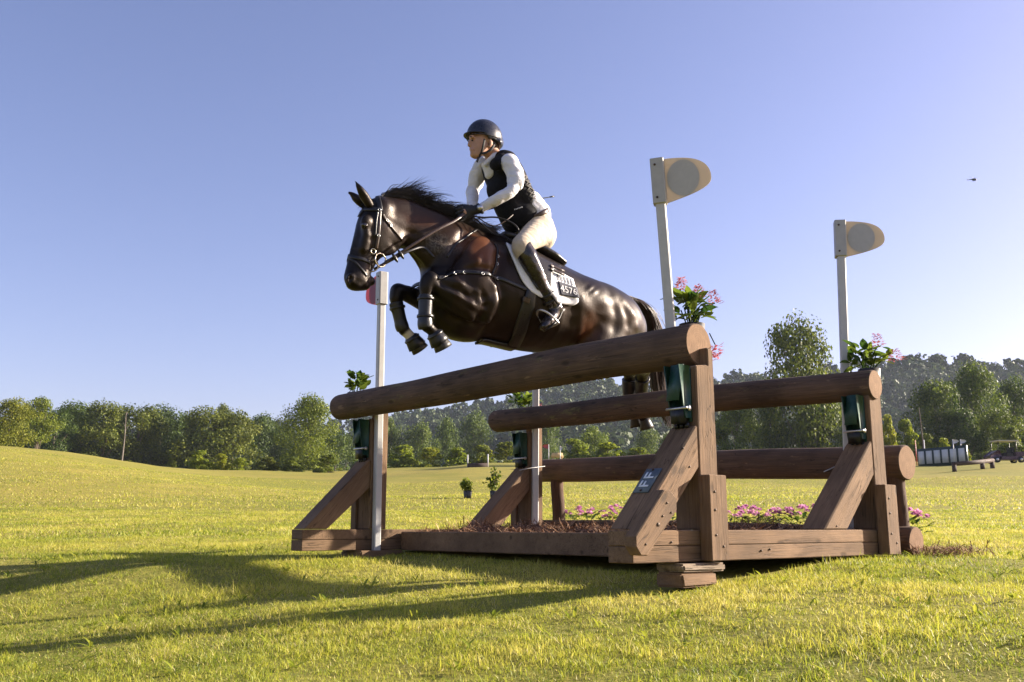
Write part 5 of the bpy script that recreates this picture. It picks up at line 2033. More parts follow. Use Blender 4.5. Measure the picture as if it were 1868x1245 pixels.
def leaf_quads(C, N, S, rs, fold=.25, aspect=1.0):
    """bent leaf cards: centres C, normals N, sizes S -> V, F(4 tris per card as 2 quads)"""
    n = len(C)
    N = N / (np.linalg.norm(N, axis=1)[:, None] + 1e-9)
    r = rs.randn(n, 3)
    U = r - N * (r * N).sum(1)[:, None]; U /= np.linalg.norm(U, axis=1)[:, None] + 1e-9
    W = np.cross(N, U)
    S = S[:, None]
    a = C - U * S * .5 * aspect
    b = C + W * S * .5 + N * S * fold * .3
    c = C + U * S * .5 * aspect
    d = C - W * S * .5 + N * S * fold * .3
    V = np.stack([a, b, c, d], 1).reshape(-1, 3)
    k = np.arange(n)[:, None] * 4
    F = np.concatenate([k + np.array([[0, 1, 2]]), k + np.array([[0, 2, 3]])])
    return V, F


def crown_mesh(name, seed, nblob, nleaf, leaf, shape='round', droop=0.0, lo=.18, gap=.0):
    """unit-height crown (z 0..1, half width about .5)"""
    rs = np.random.RandomState(seed)
    bl = []
    tries = 0
    while len(bl) < nblob and tries < 5000:
        tries += 1
        z = rs.uniform(lo, .95)
        t = (z - lo) / (1 - lo)
        if shape == 'round': env = .5 * math.sqrt(max(0, 1 - (2 * t - .9) ** 2 * .85)) 
        elif shape == 'cone': env = .46 * (1 - t) ** .75 + .04
        elif shape == 'tall': env = .5 * (math.sin(min(1, (t * .95 + .12)) * math.pi) ** .6)
        else: env = .5 * max(0.1, 1 - t * t * .8)
        an = rs.rand() * 2 * math.pi; q = rs.rand() ** .5
        p = np.array([math.cos(an) * env * q * .82, math.sin(an) * env * q * .82, z])
        rad = rs.uniform(.09, .19) * (.75 + .5 * (1 - q)) * (.65 if shape == 'cone' else 1)
        bl.append((p, rad))
    wts = np.array([r ** 2 for p, r in bl]); wts /= wts.sum()
    C, N, B = [], [], []
    for (p, r), w in zip(bl, wts):
        m = max(4, int(nleaf * w))
        d = rs.randn(m, 3); d /= np.linalg.norm(d, axis=1)[:, None]
        rr = r * rs.uniform(.45, 1.12, m) ** .6
        q = p + d * rr[:, None] * np.array([1, 1, .72])
        q[:, 2] -= droop * rs.rand(m) * r
        C.append(q); N.append(d + rs.randn(m, 3) * .55 + np.array([0, 0, .25]))
        B.append(np.clip(rs.normal(.5, .22, m) + rs.uniform(-.18, .18), 0, 1))
    C = np.concatenate(C); N = np.concatenate(N); B = np.concatenate(B)
    S = leaf * rs.uniform(.6, 1.3, len(C))
    V, F = leaf_quads(C, N, S, rs)
    return V, F, np.repeat(B, 4), bl


def trunk_mesh(seed, bl, r0=.022, lean=.02, nb=9):
    rs = np.random.RandomState(seed + 100)
    mb = MB()
    top = np.array([rs.uniform(-lean, lean) * 2, rs.uniform(-lean, lean) * 2, .82])
    P = crom(np.array([[0, 0, -.06], [0, 0, .12], top * .5 + np.array([rs.uniform(-lean, lean), 0, 0]), top]), 5)
    mb.tube(P, np.linspace(r0, r0 * .2, len(P)), 8)
    for k in rs.choice(len(bl), min(nb, len(bl)), False):
        p = bl[k][0]
        s = np.clip(p[2] - .25 * rs.uniform(.5, 1.2), .12, .7)
        i = int(s / .88 * (len(P) - 1)); b = P[i]
        mid = (b + p) / 2 + np.array([0, 0, -.03])
        Q = crom(np.array([b, mid, p]), 4)
        mb.tube(Q, np.linspace(r0 * .45, r0 * .08, len(Q)), 5)
    return mb.mesh('trunk', True)


PROTO = []
for k, (seed, nb, nl, lf, shp, dr, lo) in enumerate([(1, 60, 12000, .024, 'round', .5, .14), (2, 70, 12000, .024, 'tall', .3, .10), (3, 46, 11000, .026, 'round', .8, .05),
                                                     (4, 60, 11000, .024, 'dome', .6, .05), (5, 40, 6500, .027, 'tall', .1, .32), (6, 100, 18000, .019, 'tall', .5, .06)]):
    V, F, B, bl = crown_mesh('crown', seed, nb, nl, lf, shp, dr, lo)
    PROTO.append((mesh_np('crown', V, F, None, False, {'rnd': B}), trunk_mesh(seed, bl)))
BUSH = []
for seed in (11, 12, 13):
    V, F, B, bl = crown_mesh('bush', seed, 34, 3000, .06, 'dome', .2, .02)
    BUSH.append((mesh_np('foliage', V, F, None, False, {'rnd': B}), trunk_mesh(seed, bl, .02, .05, 6)))
for c_, t_ in PROTO: c_.materials.append(M['leaf']); t_.materials.append(M['bark'])
for c_, t_ in BUSH: c_.materials.append(M['leaf_bush']); t_.materials.append(M['bark'])


def elev(row):
    return PITCH - math.atan((row - 622.5) / F_PX)


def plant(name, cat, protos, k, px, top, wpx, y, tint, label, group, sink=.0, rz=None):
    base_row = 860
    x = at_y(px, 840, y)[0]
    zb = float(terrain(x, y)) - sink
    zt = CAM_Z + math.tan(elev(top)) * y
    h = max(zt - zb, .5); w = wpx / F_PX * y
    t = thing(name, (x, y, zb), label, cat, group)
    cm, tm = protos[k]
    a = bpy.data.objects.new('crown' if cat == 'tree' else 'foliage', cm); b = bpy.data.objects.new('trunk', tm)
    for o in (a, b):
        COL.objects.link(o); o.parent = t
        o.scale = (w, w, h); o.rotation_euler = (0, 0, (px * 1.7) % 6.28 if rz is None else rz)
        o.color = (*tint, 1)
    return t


def tree(*a, **k): return plant('tree', 'tree', PROTO, *a, **k)
def bush(*a, **k): return plant('bush', 'bush', BUSH, *a, **k)


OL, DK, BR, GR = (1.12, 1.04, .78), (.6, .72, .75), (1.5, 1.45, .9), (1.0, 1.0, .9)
GL, GC, GRR = 'trees along the left edge of the field', 'trees behind the middle of the field', 'trees behind the right of the field'
LT = [
    (0, 12, 728, 95, 96, (1.5, 1.25, .7), 'yellowing tree with a pale trunk at the far left on the rise'),
    (4, 66, 726, 78, 108, (1.3, 1.25, .7), 'light green tree with sky gaps near the far left of the treeline'),
    (2, 95, 745, 80, 128, DK, 'dark low tree between the light green tree and the broad dark one'),
    (0, 140, 735, 120, 138, (.8, .9, .75), 'broad dark green tree second behind the left slope'),
    (3, 185, 733, 110, 134, OL, 'olive tree just left of the bare pale trunk'),
    (2, 245, 738, 110, 137, (1.05, .98, .75), 'olive tree just right of the bare pale trunk'),
    (0, 292, 741, 105, 142, DK, 'dark rounded tree filling the middle of the left treeline'),
    (1, 330, 752, 80, 150, (.7, .8, .75), 'small dark tree in the dip of the left treeline'),
    (3, 372, 743, 135, 138, OL, 'big olive tree above the yellow green bushes'),
    (2, 425, 748, 105, 141, (1.1, 1.0, .75), 'olive tree right of the yellow green bushes'),
    (0, 470, 757, 90, 148, DK, 'dark tree closing the gap before the tall bright tree'),
    (1, 520, 775, 70, 150, DK, 'low dark tree at the foot of the tall bright tree'),
    (5, 562, 719, 118, 104, (1.35, 1.3, .8), 'tall bright green tree standing alone left of the jump'),
    (2, 612, 785, 80, 150, (.8, .9, .8), 'low tree behind the left post of the jump'),
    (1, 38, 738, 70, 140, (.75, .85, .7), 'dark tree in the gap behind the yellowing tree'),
    (1, 118, 748, 60, 160, (.5, .62, .65), 'dark tree in the gap left of the broad dark tree'),
    (3, 212, 742, 70, 165, (.6, .7, .7), 'dark tree behind the bare pale trunk'),
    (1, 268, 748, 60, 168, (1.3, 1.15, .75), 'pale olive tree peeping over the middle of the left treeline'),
    (1, 340, 758, 60, 168, (.6, .72, .7), 'dark tree filling the dip left of the big olive tree'),
    (4, 400, 738, 56, 150, (1.0, .95, .75), 'thin crowned tree rising between the two olive trees'),
    (3, 452, 768, 70, 168, (.55, .66, .7), 'dark low tree left of the tall bright tree'),
    (1, 500, 770, 50, 170, (.9, .95, .8), 'slim tree just left of the tall bright tree'),
]
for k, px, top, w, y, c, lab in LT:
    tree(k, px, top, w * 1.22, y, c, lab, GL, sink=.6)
for k, px, top, w, y, c, lab in [
    (0, 312, 836, 24, 102, OL, 'small bush at the foot of the left treeline, left of the bright ones'),
    (0, 365, 822, 50, 88, BR, 'bright green bush, leftmost of three at the foot of the trees'),
    (1, 404, 828, 42, 88, (2.0, 1.7, .8), 'yellow green bush between two others at the foot of the trees'),
    (2, 438, 836, 42, 88, BR, 'low green bush, rightmost of three at the foot of the trees'),
    (1, 488, 834, 60, 90, (.8, .75, .75), 'greyish bush left of the tall bright tree'),
    (0, 535, 834, 50, 90, GR, 'green bush at the left foot of the tall bright tree'),
    (2, 600, 830, 60, 90, GR, 'green bush at the right foot of the tall bright tree'),
    (1, 235, 846, 30, 104, OL, 'small bush below the bare pale trunk')]:
    bush(k, px, top, w, y, c, lab, 'bushes at the foot of the left trees', sink=.1)
# bare pale trunk
x_ = at_y(222, 840, 126)
bt = thing('bare_tree', (x_[0], 126, float(terrain(x_[0], 126))), 'bare pale tree trunk standing out in the left treeline', 'tree')
mb = MB(); z0 = bt.location.z; zt = CAM_Z + math.tan(elev(752)) * 126
mb.tube(crom(np.array([[x_[0], 126, z0 - .3], [x_[0] + .15, 126, z0 + (zt - z0) * .5], [x_[0] + .1, 126, zt]]), 6), np.linspace(.13, .03, 13), 8)
for k in range(4):
    s = .62 + .1 * k + .03 * math.sin(k * 5); an = k * 2.4 + .5; b = np.array([x_[0] + .12, 126, z0 + (zt - z0) * s])
    mb.tube([b, b + np.array([math.cos(an) * .5, math.sin(an), 1.1]) * (.9 - .15 * k)], [.04, .008], 5)
mb.put('trunk', M['bark_pale'], bt, True)

# middle: trees on the foot of the wooded hill
for k, px, top, w, y, c, lab in [
    (0, 655, 778, 80, 165, (.85, .95, .85), 'dark tree seen between the left post and the flag pole'),
    (1, 712, 762, 62, 170, (1.0, 1.05, .85), 'narrow tree under the front log right of the left flag pole'),
    (0, 762, 772, 90, 172, (1.05, 1.1, .9), 'rounded tree behind the yellow green thicket'),
    (1, 815, 758, 66, 178, (.95, 1.05, .9), 'tall pointed tree under the middle of the front log'),
    (0, 865, 752, 80, 182, (.9, 1.0, .9), 'broad tree left of the end of the rear log'),
    (5, 1000, 742, 80, 185, (.85, .95, .85), 'tree right behind the left rear flag pole'),
    (1, 1085, 776, 86, 150, (1.5, 1.5, .85), 'bright tree right of the little wooden jump'),
    (0, 1180, 782, 70, 160, (1.0, 1.05, .95), 'grey green tree under the right half of the rear log'),
    (3, 1220, 790, 66, 150, (1.15, 1.15, .95), 'pale green low tree left of the right front post')]:
    tree(k, px, top, w, y, c, lab, GC, sink=.6)
for k, px, top, w, y, c, lab in [
    (0, 690, 836, 60, 104, GR, 'green bush right of the left front post at the field edge'),
    (1, 735, 812, 74, 103, BR, 'tall yellow green bush at the left of the thicket'),
    (2, 785, 818, 70, 102, (1.7, 1.5, .8), 'yellow green bush second in the thicket'),
    (0, 833, 818, 62, 102, BR, 'yellow green bush third in the thicket'),
    (1, 880, 812, 66, 104, OL, 'olive bush in the thicket beside the brace'),
    (2, 925, 808, 72, 106, OL, 'olive bush behind the left rear brace'),
    (0, 1050, 802, 80, 108, BR, 'bright bush behind the little wooden jump'),
    (1, 1110, 808, 90, 106, (1.7, 1.6, .8), 'broad bright bush right of the little wooden jump'),
    (2, 1165, 818, 70, 106, BR, 'low bright bush above the lower rear log'),
    (0, 1215, 815, 60, 108, GR, 'green bush left of the right front brace')]:
    bush(k, px, top, w, y, c, lab, 'bushes of the thicket behind the jump', sink=.3)

# right: tall vine-covered tree and its neighbours
for k, px, top, w, y, c, lab in [
    (0, 1470, 580, 170, 92, (1.15, 1.1, .85), 'tallest tree, between the two right posts, dark against the sky'),
    (2, 1345, 735, 110, 90, (1.05, 1.1, .95), 'vine covered tree right of the right front post'),
    (3, 1405, 715, 110, 94, (.95, 1.02, .9), 'vine covered tree left of the tallest tree'),
    (2, 1500, 720, 120, 93, (1.0, 1.05, .9), 'leafy mass at the foot of the tallest tree'),
    (3, 1555, 735, 90, 97, (.9, 1.0, .85), 'tree behind the right rear flag pole'),
    (0, 1712, 692, 125, 96, (.95, 1.0, .85), 'spreading tree right of the right rear post'),
    (5, 1788, 660, 150, 99, (.95, 1.02, .8), 'big dark tree with draping vines near the right edge'),
    (0, 1862, 690, 110, 104, (.85, .95, .8), 'dark tree cut by the right edge'),
    (3, 1755, 745, 120, 94, DK, 'dark tree behind the black and white panel jump'),
    (2, 1830, 745, 110, 92, (1.1, 1.1, .8), 'bright leafy tree behind the golf cart')]:
    tree(k, px, top, w, y, c, lab, GRR, sink=.6)
for k, px, top, w, y, c, lab in [
    (0, 1625, 758, 42, 88, (1.9, 1.6, .8), 'yellow green bush right beside the right rear post'),
    (1, 1655, 765, 60, 90, BR, 'pale bush left of the panel jump'),
    (2, 1690, 792, 56, 92, (1.4, 1.35, .9), 'bush behind the white panels'),
    (0, 1725, 800, 34, 84, (1.9, 1.7, .8), 'small yellow bush between the panels and their flag'),
    (1, 1766, 820, 16, 80, (1.9, 1.7, .8), 'tiny yellow bush right of the flagged panel'),
    (2, 1310, 770, 70, 92, GR, 'bush showing right beside the right front post'),
    (0, 1850, 778, 60, 86, GR, 'dark bush at the right edge above the cart')]:
    bush(k, px, top, w, y, c, lab, 'bushes at the right edge of the field', sink=.3)

# ------------------------------------------------------------------ wooded hill far behind
_hx = [-400, 0, 300, 600, 700, 800, 900, 980, 1040, 1110, 1180, 1250, 1330, 1450, 1600, 1700, 1800, 1900, 2300]
_hr = [800, 795, 790, 795, 785, 772, 755, 730, 718, 720, 738, 732, 708, 700, 686, 672, 680, 682, 700]
def hill_z(x, y):
    px = 934 + F_PX * math.cos(PITCH) * x / np.maximum(y, 1)
    e = np.array([math.tan(elev(r)) for r in np.interp(px, _hx, _hr).ravel()]).reshape(np.shape(px))
    t = np.clip((y - 240) / 330, 0, 1)
    base = np.interp(y, _yy, _zz)
    return base + (e * 570 + CAM_Z - base) * (t ** 1.15) - 40 * np.clip((y - 600) / 300, 0, 1) ** 1.5


gx = np.linspace(-.85, 1.25, 100); gy = np.concatenate([np.linspace(235, 600, 40), np.linspace(620, 1000, 10)])
U_, Y_ = np.meshgrid(gx, gy, indexing='ij')
X_ = U_ * Y_; Z_ = hill_z(X_, Y_) - 1.0
idx = np.arange(X_.size).reshape(X_.shape)
Q = np.stack([idx[:-1, :-1], idx[1:, :-1], idx[1:, 1:], idx[:-1, 1:]], -1).reshape(-1, 4)
M['hill'] = simple('forest_floor', (0.030, 0.042, 0.018), 0.95, 0.3, .05, 0)
hl_ = put('hill', mesh_np('hill', np.stack([X_, Y_, Z_], -1).reshape(-1, 3), None, Q, True), M['hill']); hl_['kind'] = 'structure'

rs = np.random.RandomState(77)
unit = []
for s in range(8):
    V, F, B, bl = crown_mesh('f', 200 + s, 14 if s % 2 else 18, 150, .17, 'tall' if s % 4 == 0 else 'round', .2, .05)
    unit.append((V, F, B))
mb = MB()
cnt = 0
for i in range(9000):
    if cnt >= 1600: break
    y = math.sqrt(rs.uniform(250 ** 2, 590 ** 2)); px = rs.uniform(560, 1960) if rs.rand() < .80 else (rs.uniform(-100, 560) if rs.rand() < .5 else rs.uniform(1960, 2700))
    x = at_y(px, 800, y)[0]
    V, F, B = unit[rs.randint(8)]
    h = rs.uniform(8, 14); w = h * rs.uniform(.75, 1.15)
    an = rs.rand() * 6.28; ca, sa = math.cos(an), math.sin(an)
    P = np.stack([(V[:, 0] * ca - V[:, 1] * sa) * w + x, (V[:, 0] * sa + V[:, 1] * ca) * w + y, V[:, 2] * h + float(hill_z(np.array([x]), np.array([y]))[0]) - 2], 1)
    tone = rs.uniform(-.25, .25)
    mb.add(P, F, None, rnd=np.clip(B + tone, 0, 1)); cnt += 1
fo = mb.put('far_forest', M['leaf_far'])
fo['kind'] = 'stuff'; fo['label'] = 'hazy dark wood covering the far hill'

# ------------------------------------------------------------------ flowers on the jump
def leaf_blade(p, d, L, w, up=(0, 0, 1), droop=.3, seg=4):
    d = np.asarray(d, float); d /= np.linalg.norm(d)
    s = np.cross(d, up); s /= np.linalg.norm(s) + 1e-9
    n = np.cross(s, d)
    V = []; prof = [.15, .85, 1.0, .7, .04]
    for k in range(seg + 1):
        t = k / seg
        c = p + d * L * t + n * (-droop * L * t * t)
        V += [c - s * w * .5 * prof[k] + n * .12 * w, c, c + s * w * .5 * prof[k] + n * .12 * w]
    Q = []
    for k in range(seg):
        a = k * 3
        Q += [(a, a + 1, a + 4, a + 3), (a + 1, a + 2, a + 5, a + 4)]
    return np.array(V), np.array(Q)


def flower_head(mb, c, ax, L, R_, rs, n=70, size=.012, taper=True):
    ax = np.asarray(ax, float); ax /= np.linalg.norm(ax)
    X = np.cross(ax, [1, .3, .2]); X /= np.linalg.norm(X); Y = np.cross(ax, X)
    for i in range(n):
        t = rs.rand(); an = rs.rand() * 6.28
        r = R_ * ((1 - t * .75) if taper else math.sqrt(max(.05, 1 - (2 * t - 1) ** 2))) * rs.uniform(.55, 1.05)
        d = math.cos(an) * X + math.sin(an) * Y
        p = c + ax * L * t + d * r
        V, Q = leaf_blade(p, d + ax * rs.uniform(-.2, .8) + rs.randn(3) * .3, size * rs.uniform(.8, 1.6), size * .8, ax, .2, 4)
        mb.add(V, None, Q, rnd=np.clip(rs.normal(.5, .28), 0, 1))


def log_plant(label, c, leaves, heads, seed, spread=.13, red=False, parent_z=None):
    rs = np.random.RandomState(seed)
    c = np.asarray(c, float)
    t = thing('potted_flowers', c, label, 'flowers', 'flowers tied to the jump posts')
    st = MB()
    lf = MB()
    for i in range(leaves):
        an = rs.rand() * 6.28; h = rs.uniform(.0, .12)
        b = c + np.array([math.cos(an), math.sin(an), 0]) * spread * rs.rand() * .75 + ZV * h * .9
        a2 = an + rs.normal(0, .7); d = np.array([math.cos(a2) * .8, math.sin(a2) * .8, rs.uniform(-.3, 1.2)])
        V, Q = leaf_blade(b, d, rs.uniform(.045, .085), rs.uniform(.034, .052), ZV + rs.randn(3) * .35, rs.uniform(-.1, .5))
        lf.add(V, None, Q, rnd=np.clip(rs.normal(.5, .3), 0, 1))
    for hx, hy, hz, L, R_ in heads:
        q = c + np.array([hx, hy, hz])
        st.tube(crom(np.array([c - ZV * .05, (c + q) / 2 + ZV * .02, q + ZV * .01]), 4), .004, 5)
    for i in range(6):
        an = rs.rand() * 6.28
        st.tube([c - ZV * .1, c + np.array([math.cos(an), math.sin(an), 0]) * spread * .5 + ZV * .06], .0035, 5)
    st.put('stems', M['leaf_bed'], t)
    lf.put('leaves', M['leaf_bed'], t)
    for hx, hy, hz, L, R_ in heads:
        fb = MB(); flower_head(fb, c + np.array([hx, hy, hz]), (rs.uniform(-.2, .2), rs.uniform(-.2, .2), 1), L, R_, rs, 80, .014)
        fb.put('blossom', M['petal_red'] if red else M['petal_rose'], t)
    # plastic pot behind the log
    V, F, Q = tube_arrays([c - ZV * .16, c - ZV * .15, c - ZV * .02, c - ZV * .02], [.035, .05, .065, .05], 14)
    put('pot', mesh_np('pot', V, F, Q), M['pot'], t)
    return t


M['petal_rose'] = leaf_mat('rose_petals', (0.42, 0.11, 0.15), (0.68, 0.30, 0.32), .4)
M['pot'] = simple('dark_plastic_pot', (0.03, 0.028, 0.03), 0.5, 0.2, 20, 0.05)
cA = onB(1262, 585, .16)
log_plant('green plant with three rose blossoms behind the near end of the front log', cA, 60, [(-.055, 0, .15, .070, .030), (.045, .02, .11, .075, .034), (.115, -.02, .075, .075, .034)], 1, .11)
cB = onB(1585, 668, FD + .14)
log_plant('green plant with two rose blossoms on the right end of the rear log', cB, 70, [(.06, -.02, .11, .08, .036), (.14, -.06, .02, .065, .048)], 2, .14)
cC = onB(650, 712, .06)
log_plant('small green plant without blossoms on the left end of the front log', cC, 60, [], 3, .09)
cD = onB(955, 742, FD + .0)
log_plant('dark plant with a red blossom at the left end of the rear log', cD, 60, [(.14, .02, -.03, .05, .03)], 4, .13, True)
rs = np.random.RandomState(9)
q = onB(1305, 640, .13)
t = thing('hanging_blossom', q, 'dark rose blossom hanging behind the near end of the front log', 'flowers')
fb = MB(); flower_head(fb, q + ZV * .03, (0.1, 0, -1), .07, .028, rs, 60, .016); fb.put('blossom', M['petal_red'], t)
sb = MB(); sb.tube([q + ZV * .03, q + ZV * .08 - BV * .04], .003, 5); sb.put('stem', M['leaf_bed'], t)

# bedding plants along the rear border
def bed_plant(c, seed, label, scale=1.0, nh=9):
    rs = np.random.RandomState(seed)
    t = thing('bedding_plant', c, label, 'flowers', 'pink flowers along the back of the bed')
    lf, fb = MB(), MB()
    for i in range(46):
        an = rs.rand() * 6.28; r = rs.rand() ** .5 * .10 * scale
        b = c + np.array([math.cos(an) * r, math.sin(an) * r, rs.uniform(.0, .09) * scale])
        V, Q = leaf_blade(b, (math.cos(an), math.sin(an), rs.uniform(0, 1.1)), rs.uniform(.035, .06) * scale, .026 * scale, ZV, .3)
        lf.add(V, None, Q, rnd=np.clip(rs.normal(.5, .3), 0, 1))
    for i in range(nh):
        an = rs.rand() * 6.28; r = rs.rand() ** .5 * .10 * scale
        q = c + np.array([math.cos(an) * r, math.sin(an) * r, rs.uniform(.08, .135) * scale])
        for k in range(16):
            d = rs.randn(3); d[2] = abs(d[2]) + .2; d /= np.linalg.norm(d)
            V, Q = leaf_blade(q + d * .012, d, .018 * scale, .016 * scale, (.3, .2, .9), .2)
            fb.add(V, None, Q, rnd=np.clip(rs.normal(.5, .3), 0, 1))
    lf.put('leaves', M['leaf_bed'], t); fb.put('blossoms', M['petal'], t)


bpx = [(1042, 'leftmost pink bedding plant, just right of the left rear post'), (1072, 'pink bedding plant second from the left rear post'), (1105, 'pink bedding plant third from the left rear post'),
       (1135, 'pink bedding plant beside the lettered brace'), (1222, 'pink bedding plant showing between brace and right front post'), (1330, 'pink bedding plant just right of the right front post'),
       (1362, 'pink bedding plant second right of the right front post'), (1392, 'pink bedding plant third right of the right front post'), (1425, 'pink bedding plant in the middle of the right group'),
       (1462, 'pink bedding plant second left of the right rear brace'), (1495, 'pink bedding plant at the right rear brace'), (1660, 'pink bedding plant right of the right rear post'), (1520, 'pink bedding plant hidden behind the right rear brace')]
for i, (px, lab) in enumerate(bpx):
    c = onB(px, 952 + (px - 1040) * .012, FD + .44)
    c[2] = max(c[2] - .05, float(terrain(c[0], c[1]))) if px > 1600 else max(.10, c[2] - .035)
    bed_plant(c, 40 + i, lab, 1.0 + .15 * math.sin(i * 2.3), 8 + i % 3)

# ------------------------------------------------------------------ straw mulch in the bed
def mulch_mat():
    t = NT('pine_straw')
    a = t.node('ShaderNodeAttribute', attribute_name='rnd').outputs['Fac']
    t.set(Base_Color=t.ramp(a, [(0.0, (0.085, 0.042, 0.022)), (0.5, (0.23, 0.118, 0.060)), (1.0, (0.46, 0.29, 0.17))]), Roughness=0.85, Specular_IOR_Level=0.2)
    return t.m


M['mulch'] = mulch_mat()


def mulch_h(a, b):
    return .095 + .06 * np.sin(math.pi * np.clip((b - .2) / (FD - .1), 0, 1)) * (.7 + .3 * np.sin(a * 3.1)) + .02 * np.sin(a * 7.3 + b * 5) + .015 * np.sin(a * 13 - b * 9)


rs = np.random.RandomState(31)
mb = MB()
na, nb2 = 60, 36
ga, gb = np.meshgrid(np.linspace(.08, FW - .08, na), np.linspace(.29, FD + .40, nb2), indexing='ij')
hz = mulch_h(ga, gb) - .012 + .008 * rs.randn(na, nb2)
P = FO + ga[..., None] * AV + gb[..., None] * BV + hz[..., None] * ZV
idx = np.arange(na * nb2).reshape(na, nb2)
Q = np.stack([idx[:-1, :-1], idx[:-1, 1:], idx[1:, 1:], idx[1:, :-1]], -1).reshape(-1, 4)
mb.add(P.reshape(-1, 3), None, Q, rnd=np.clip(rs.normal(.2, .12, na * nb2), 0, 1))
n = 9000
sa = rs.uniform(.09, FW - .09, n); sb_ = rs.uniform(.29, FD + .42, n)
ext = rs.rand(n) < .06
sa = np.where(ext, -rs.uniform(.12, .42, n), sa); sb_ = np.where(ext, FD + rs.uniform(.1, .55, n), sb_)
c = FO + sa[:, None] * AV + sb_[:, None] * BV
tz = terrain(c[:, 0], c[:, 1])
zz = np.where(ext, tz + rs.uniform(0, .05, n), mulch_h(sa, sb_) + rs.uniform(-.012, .022, n))
c[:, 2] = zz
d = rs.randn(n, 3) * np.array([1, 1, .28]); d /= np.linalg.norm(d, axis=1)[:, None]
L = rs.uniform(.025, .085, n)[:, None]; w = rs.uniform(.0012, .0032, n)[:, None]
s = np.cross(d, ZV); s /= np.linalg.norm(s, axis=1)[:, None] + 1e-9
bend = rs.uniform(-.012, .016, n)[:, None] * ZV
V = np.stack([c - d * L - s * w, c - d * L + s * w, c + bend + s * w, c + bend - s * w, c + d * L - s * w * .4, c + d * L + s * w * .4], 1).reshape(-1, 3)
k = np.arange(n)[:, None] * 6
Q = np.concatenate([k + np.array([[0, 1, 2, 3]]), k + np.array([[3, 2, 5, 4]])])
mb.add(V, None, Q, rnd=np.repeat(np.clip(rs.normal(.55, .3, n), 0, 1), 6))
mo = mb.put('mulch', M['mulch']); mo['kind'] = 'stuff'; mo['label'] = 'reddish pine straw mulch heaped inside the jump'
# ------------------------------------------------------------------ far objects in the field
M['white_paint'] = simple('white_paint', (0.55, 0.55, 0.54), 0.6, 0.06, 5, 0.05)
M['dark_green_paint'] = simple('dark_green_paint', (0.012, 0.032, 0.030), 0.5, 0.2, 5, 0.05)
M['dark_wood'] = simple('dark_brown_wood', (0.05, 0.028, 0.02), 0.8, 0.3, 6, 0.3)
M['pale_wood'] = simple('pale_yellow_wood', (0.46, 0.33, 0.17), 0.8, 0.15, 6, 0.2)
M['red_paint'] = simple('red_paint', (0.40, 0.05, 0.05), 0.5, 0.1, 5, 0.05)
M['cart_body'] = simple('plum_cart_paint', (0.055, 0.02, 0.045), 0.3, 0.15, 5, 0.02)
M['cart_roof'] = simple('beige_cart_roof', (0.50, 0.46, 0.40), 0.5, 0.08, 5, 0.02)
M['rubber'] = simple('black_rubber', (0.012, 0.012, 0.012), 0.8, 0.2, 10, 0.1)
M['heli'] = simple('dark_helicopter_paint', (0.03, 0.035, 0.05), 0.4, 0.1, 2, 0)


def gpos(px, row, y):
    """ground point below a photo column at distance y"""
    x = at_y(px, row, y)[0]
    return np.array([x, y, float(terrain(x, y))])


def small_flag(name_label, base, h, side, cat='flag pole', red=False):
    t = thing('flag_pole', base, name_label, cat, 'flags in the distance')
    b = MB(); b.tube([base, base + ZV * h], .035, 6); b.put('pole', M['white_paint'], t)
    f = MB(); V = [base + ZV * h + np.array([side * u, 0, v]) for u, v in ((0, 0), (.35, -.02), (.48, -.14), (.3, -.28), (0, -.34))]
    V2 = [v + np.array([0, .03, 0]) for v in V]
    n = 5
    f.add(np.array(V + V2), [(0, 1, 2), (0, 2, 3), (0, 3, 4), (5, 7, 6), (5, 8, 7), (5, 9, 8)], [(i, (i + 1) % n, n + (i + 1) % n, n + i) for i in range(n)])
    f.put('flag', M['red_paint'] if red else M['white_paint'], t)
    return t


# black and white panel jump
Y0 = 78.0
pA, pB = gpos(1676, 838, Y0), gpos(1765, 838, Y0 - 4)
zb = CAM_Z + math.tan(elev(839)) * Y0
pA[2] = pB[2] = max(zb, 0)
base = (pA + pB) / 2
base[2] = min(float(terrain(pA[0], pA[1])), float(terrain(pB[0], pB[1])))
pj = thing('panel_jump', base, 'dark green fence jump with white square panels at the right edge of the field', 'jump')
d = (pB - pA); L = np.linalg.norm(d[:2]); d = np.array([d[0], d[1], 0]) / L; nrm = np.array([d[1], -d[0], 0])
zt_ = CAM_Z + math.tan(elev(820)) * Y0; hh = zt_ - base[2]
o0 = np.array([pA[0], pA[1], base[2]])
b = MB(); b.box(o0 + d * L / 2 + ZV * hh / 2, d * L / 2, nrm * .12, ZV * hh / 2); b.put('frame', M['dark_green_paint'], pj)
npn = 6
for i in range(npn):
    c = o0 + d * (L * (i + .5) / npn) + nrm * .135 + ZV * hh * .52
    b = MB(); b.box(c, d * (L / npn * .36), nrm * .02, ZV * hh * .34); b.put('panel', M['white_paint'], pj)
for px, row0, lab, yy in ((1741, 802, 'white flag on the left of the panel jump', 74), (1755, 802, 'white flag on the right of the panel jump', 75)):
    g = gpos(px, 838, yy); small_flag(lab, g, CAM_Z + math.tan(elev(row0)) * yy - g[2], 1)
for px, lab, r_ in ((1672, 'thin reddish pole left of the white panels', True), (1688, 'thin pale pole above the white panels', False)):
    g = gpos(px, 838, 80); t = thing('marker_pole', g, lab, 'pole', 'marker poles in the distance')
    b = MB(); b.tube([g, g + ZV * (CAM_Z + math.tan(elev(803)) * 80 - g[2])], .04, 6); b.put('pole', M['red_paint'] if r_ else M['white_paint'], t)
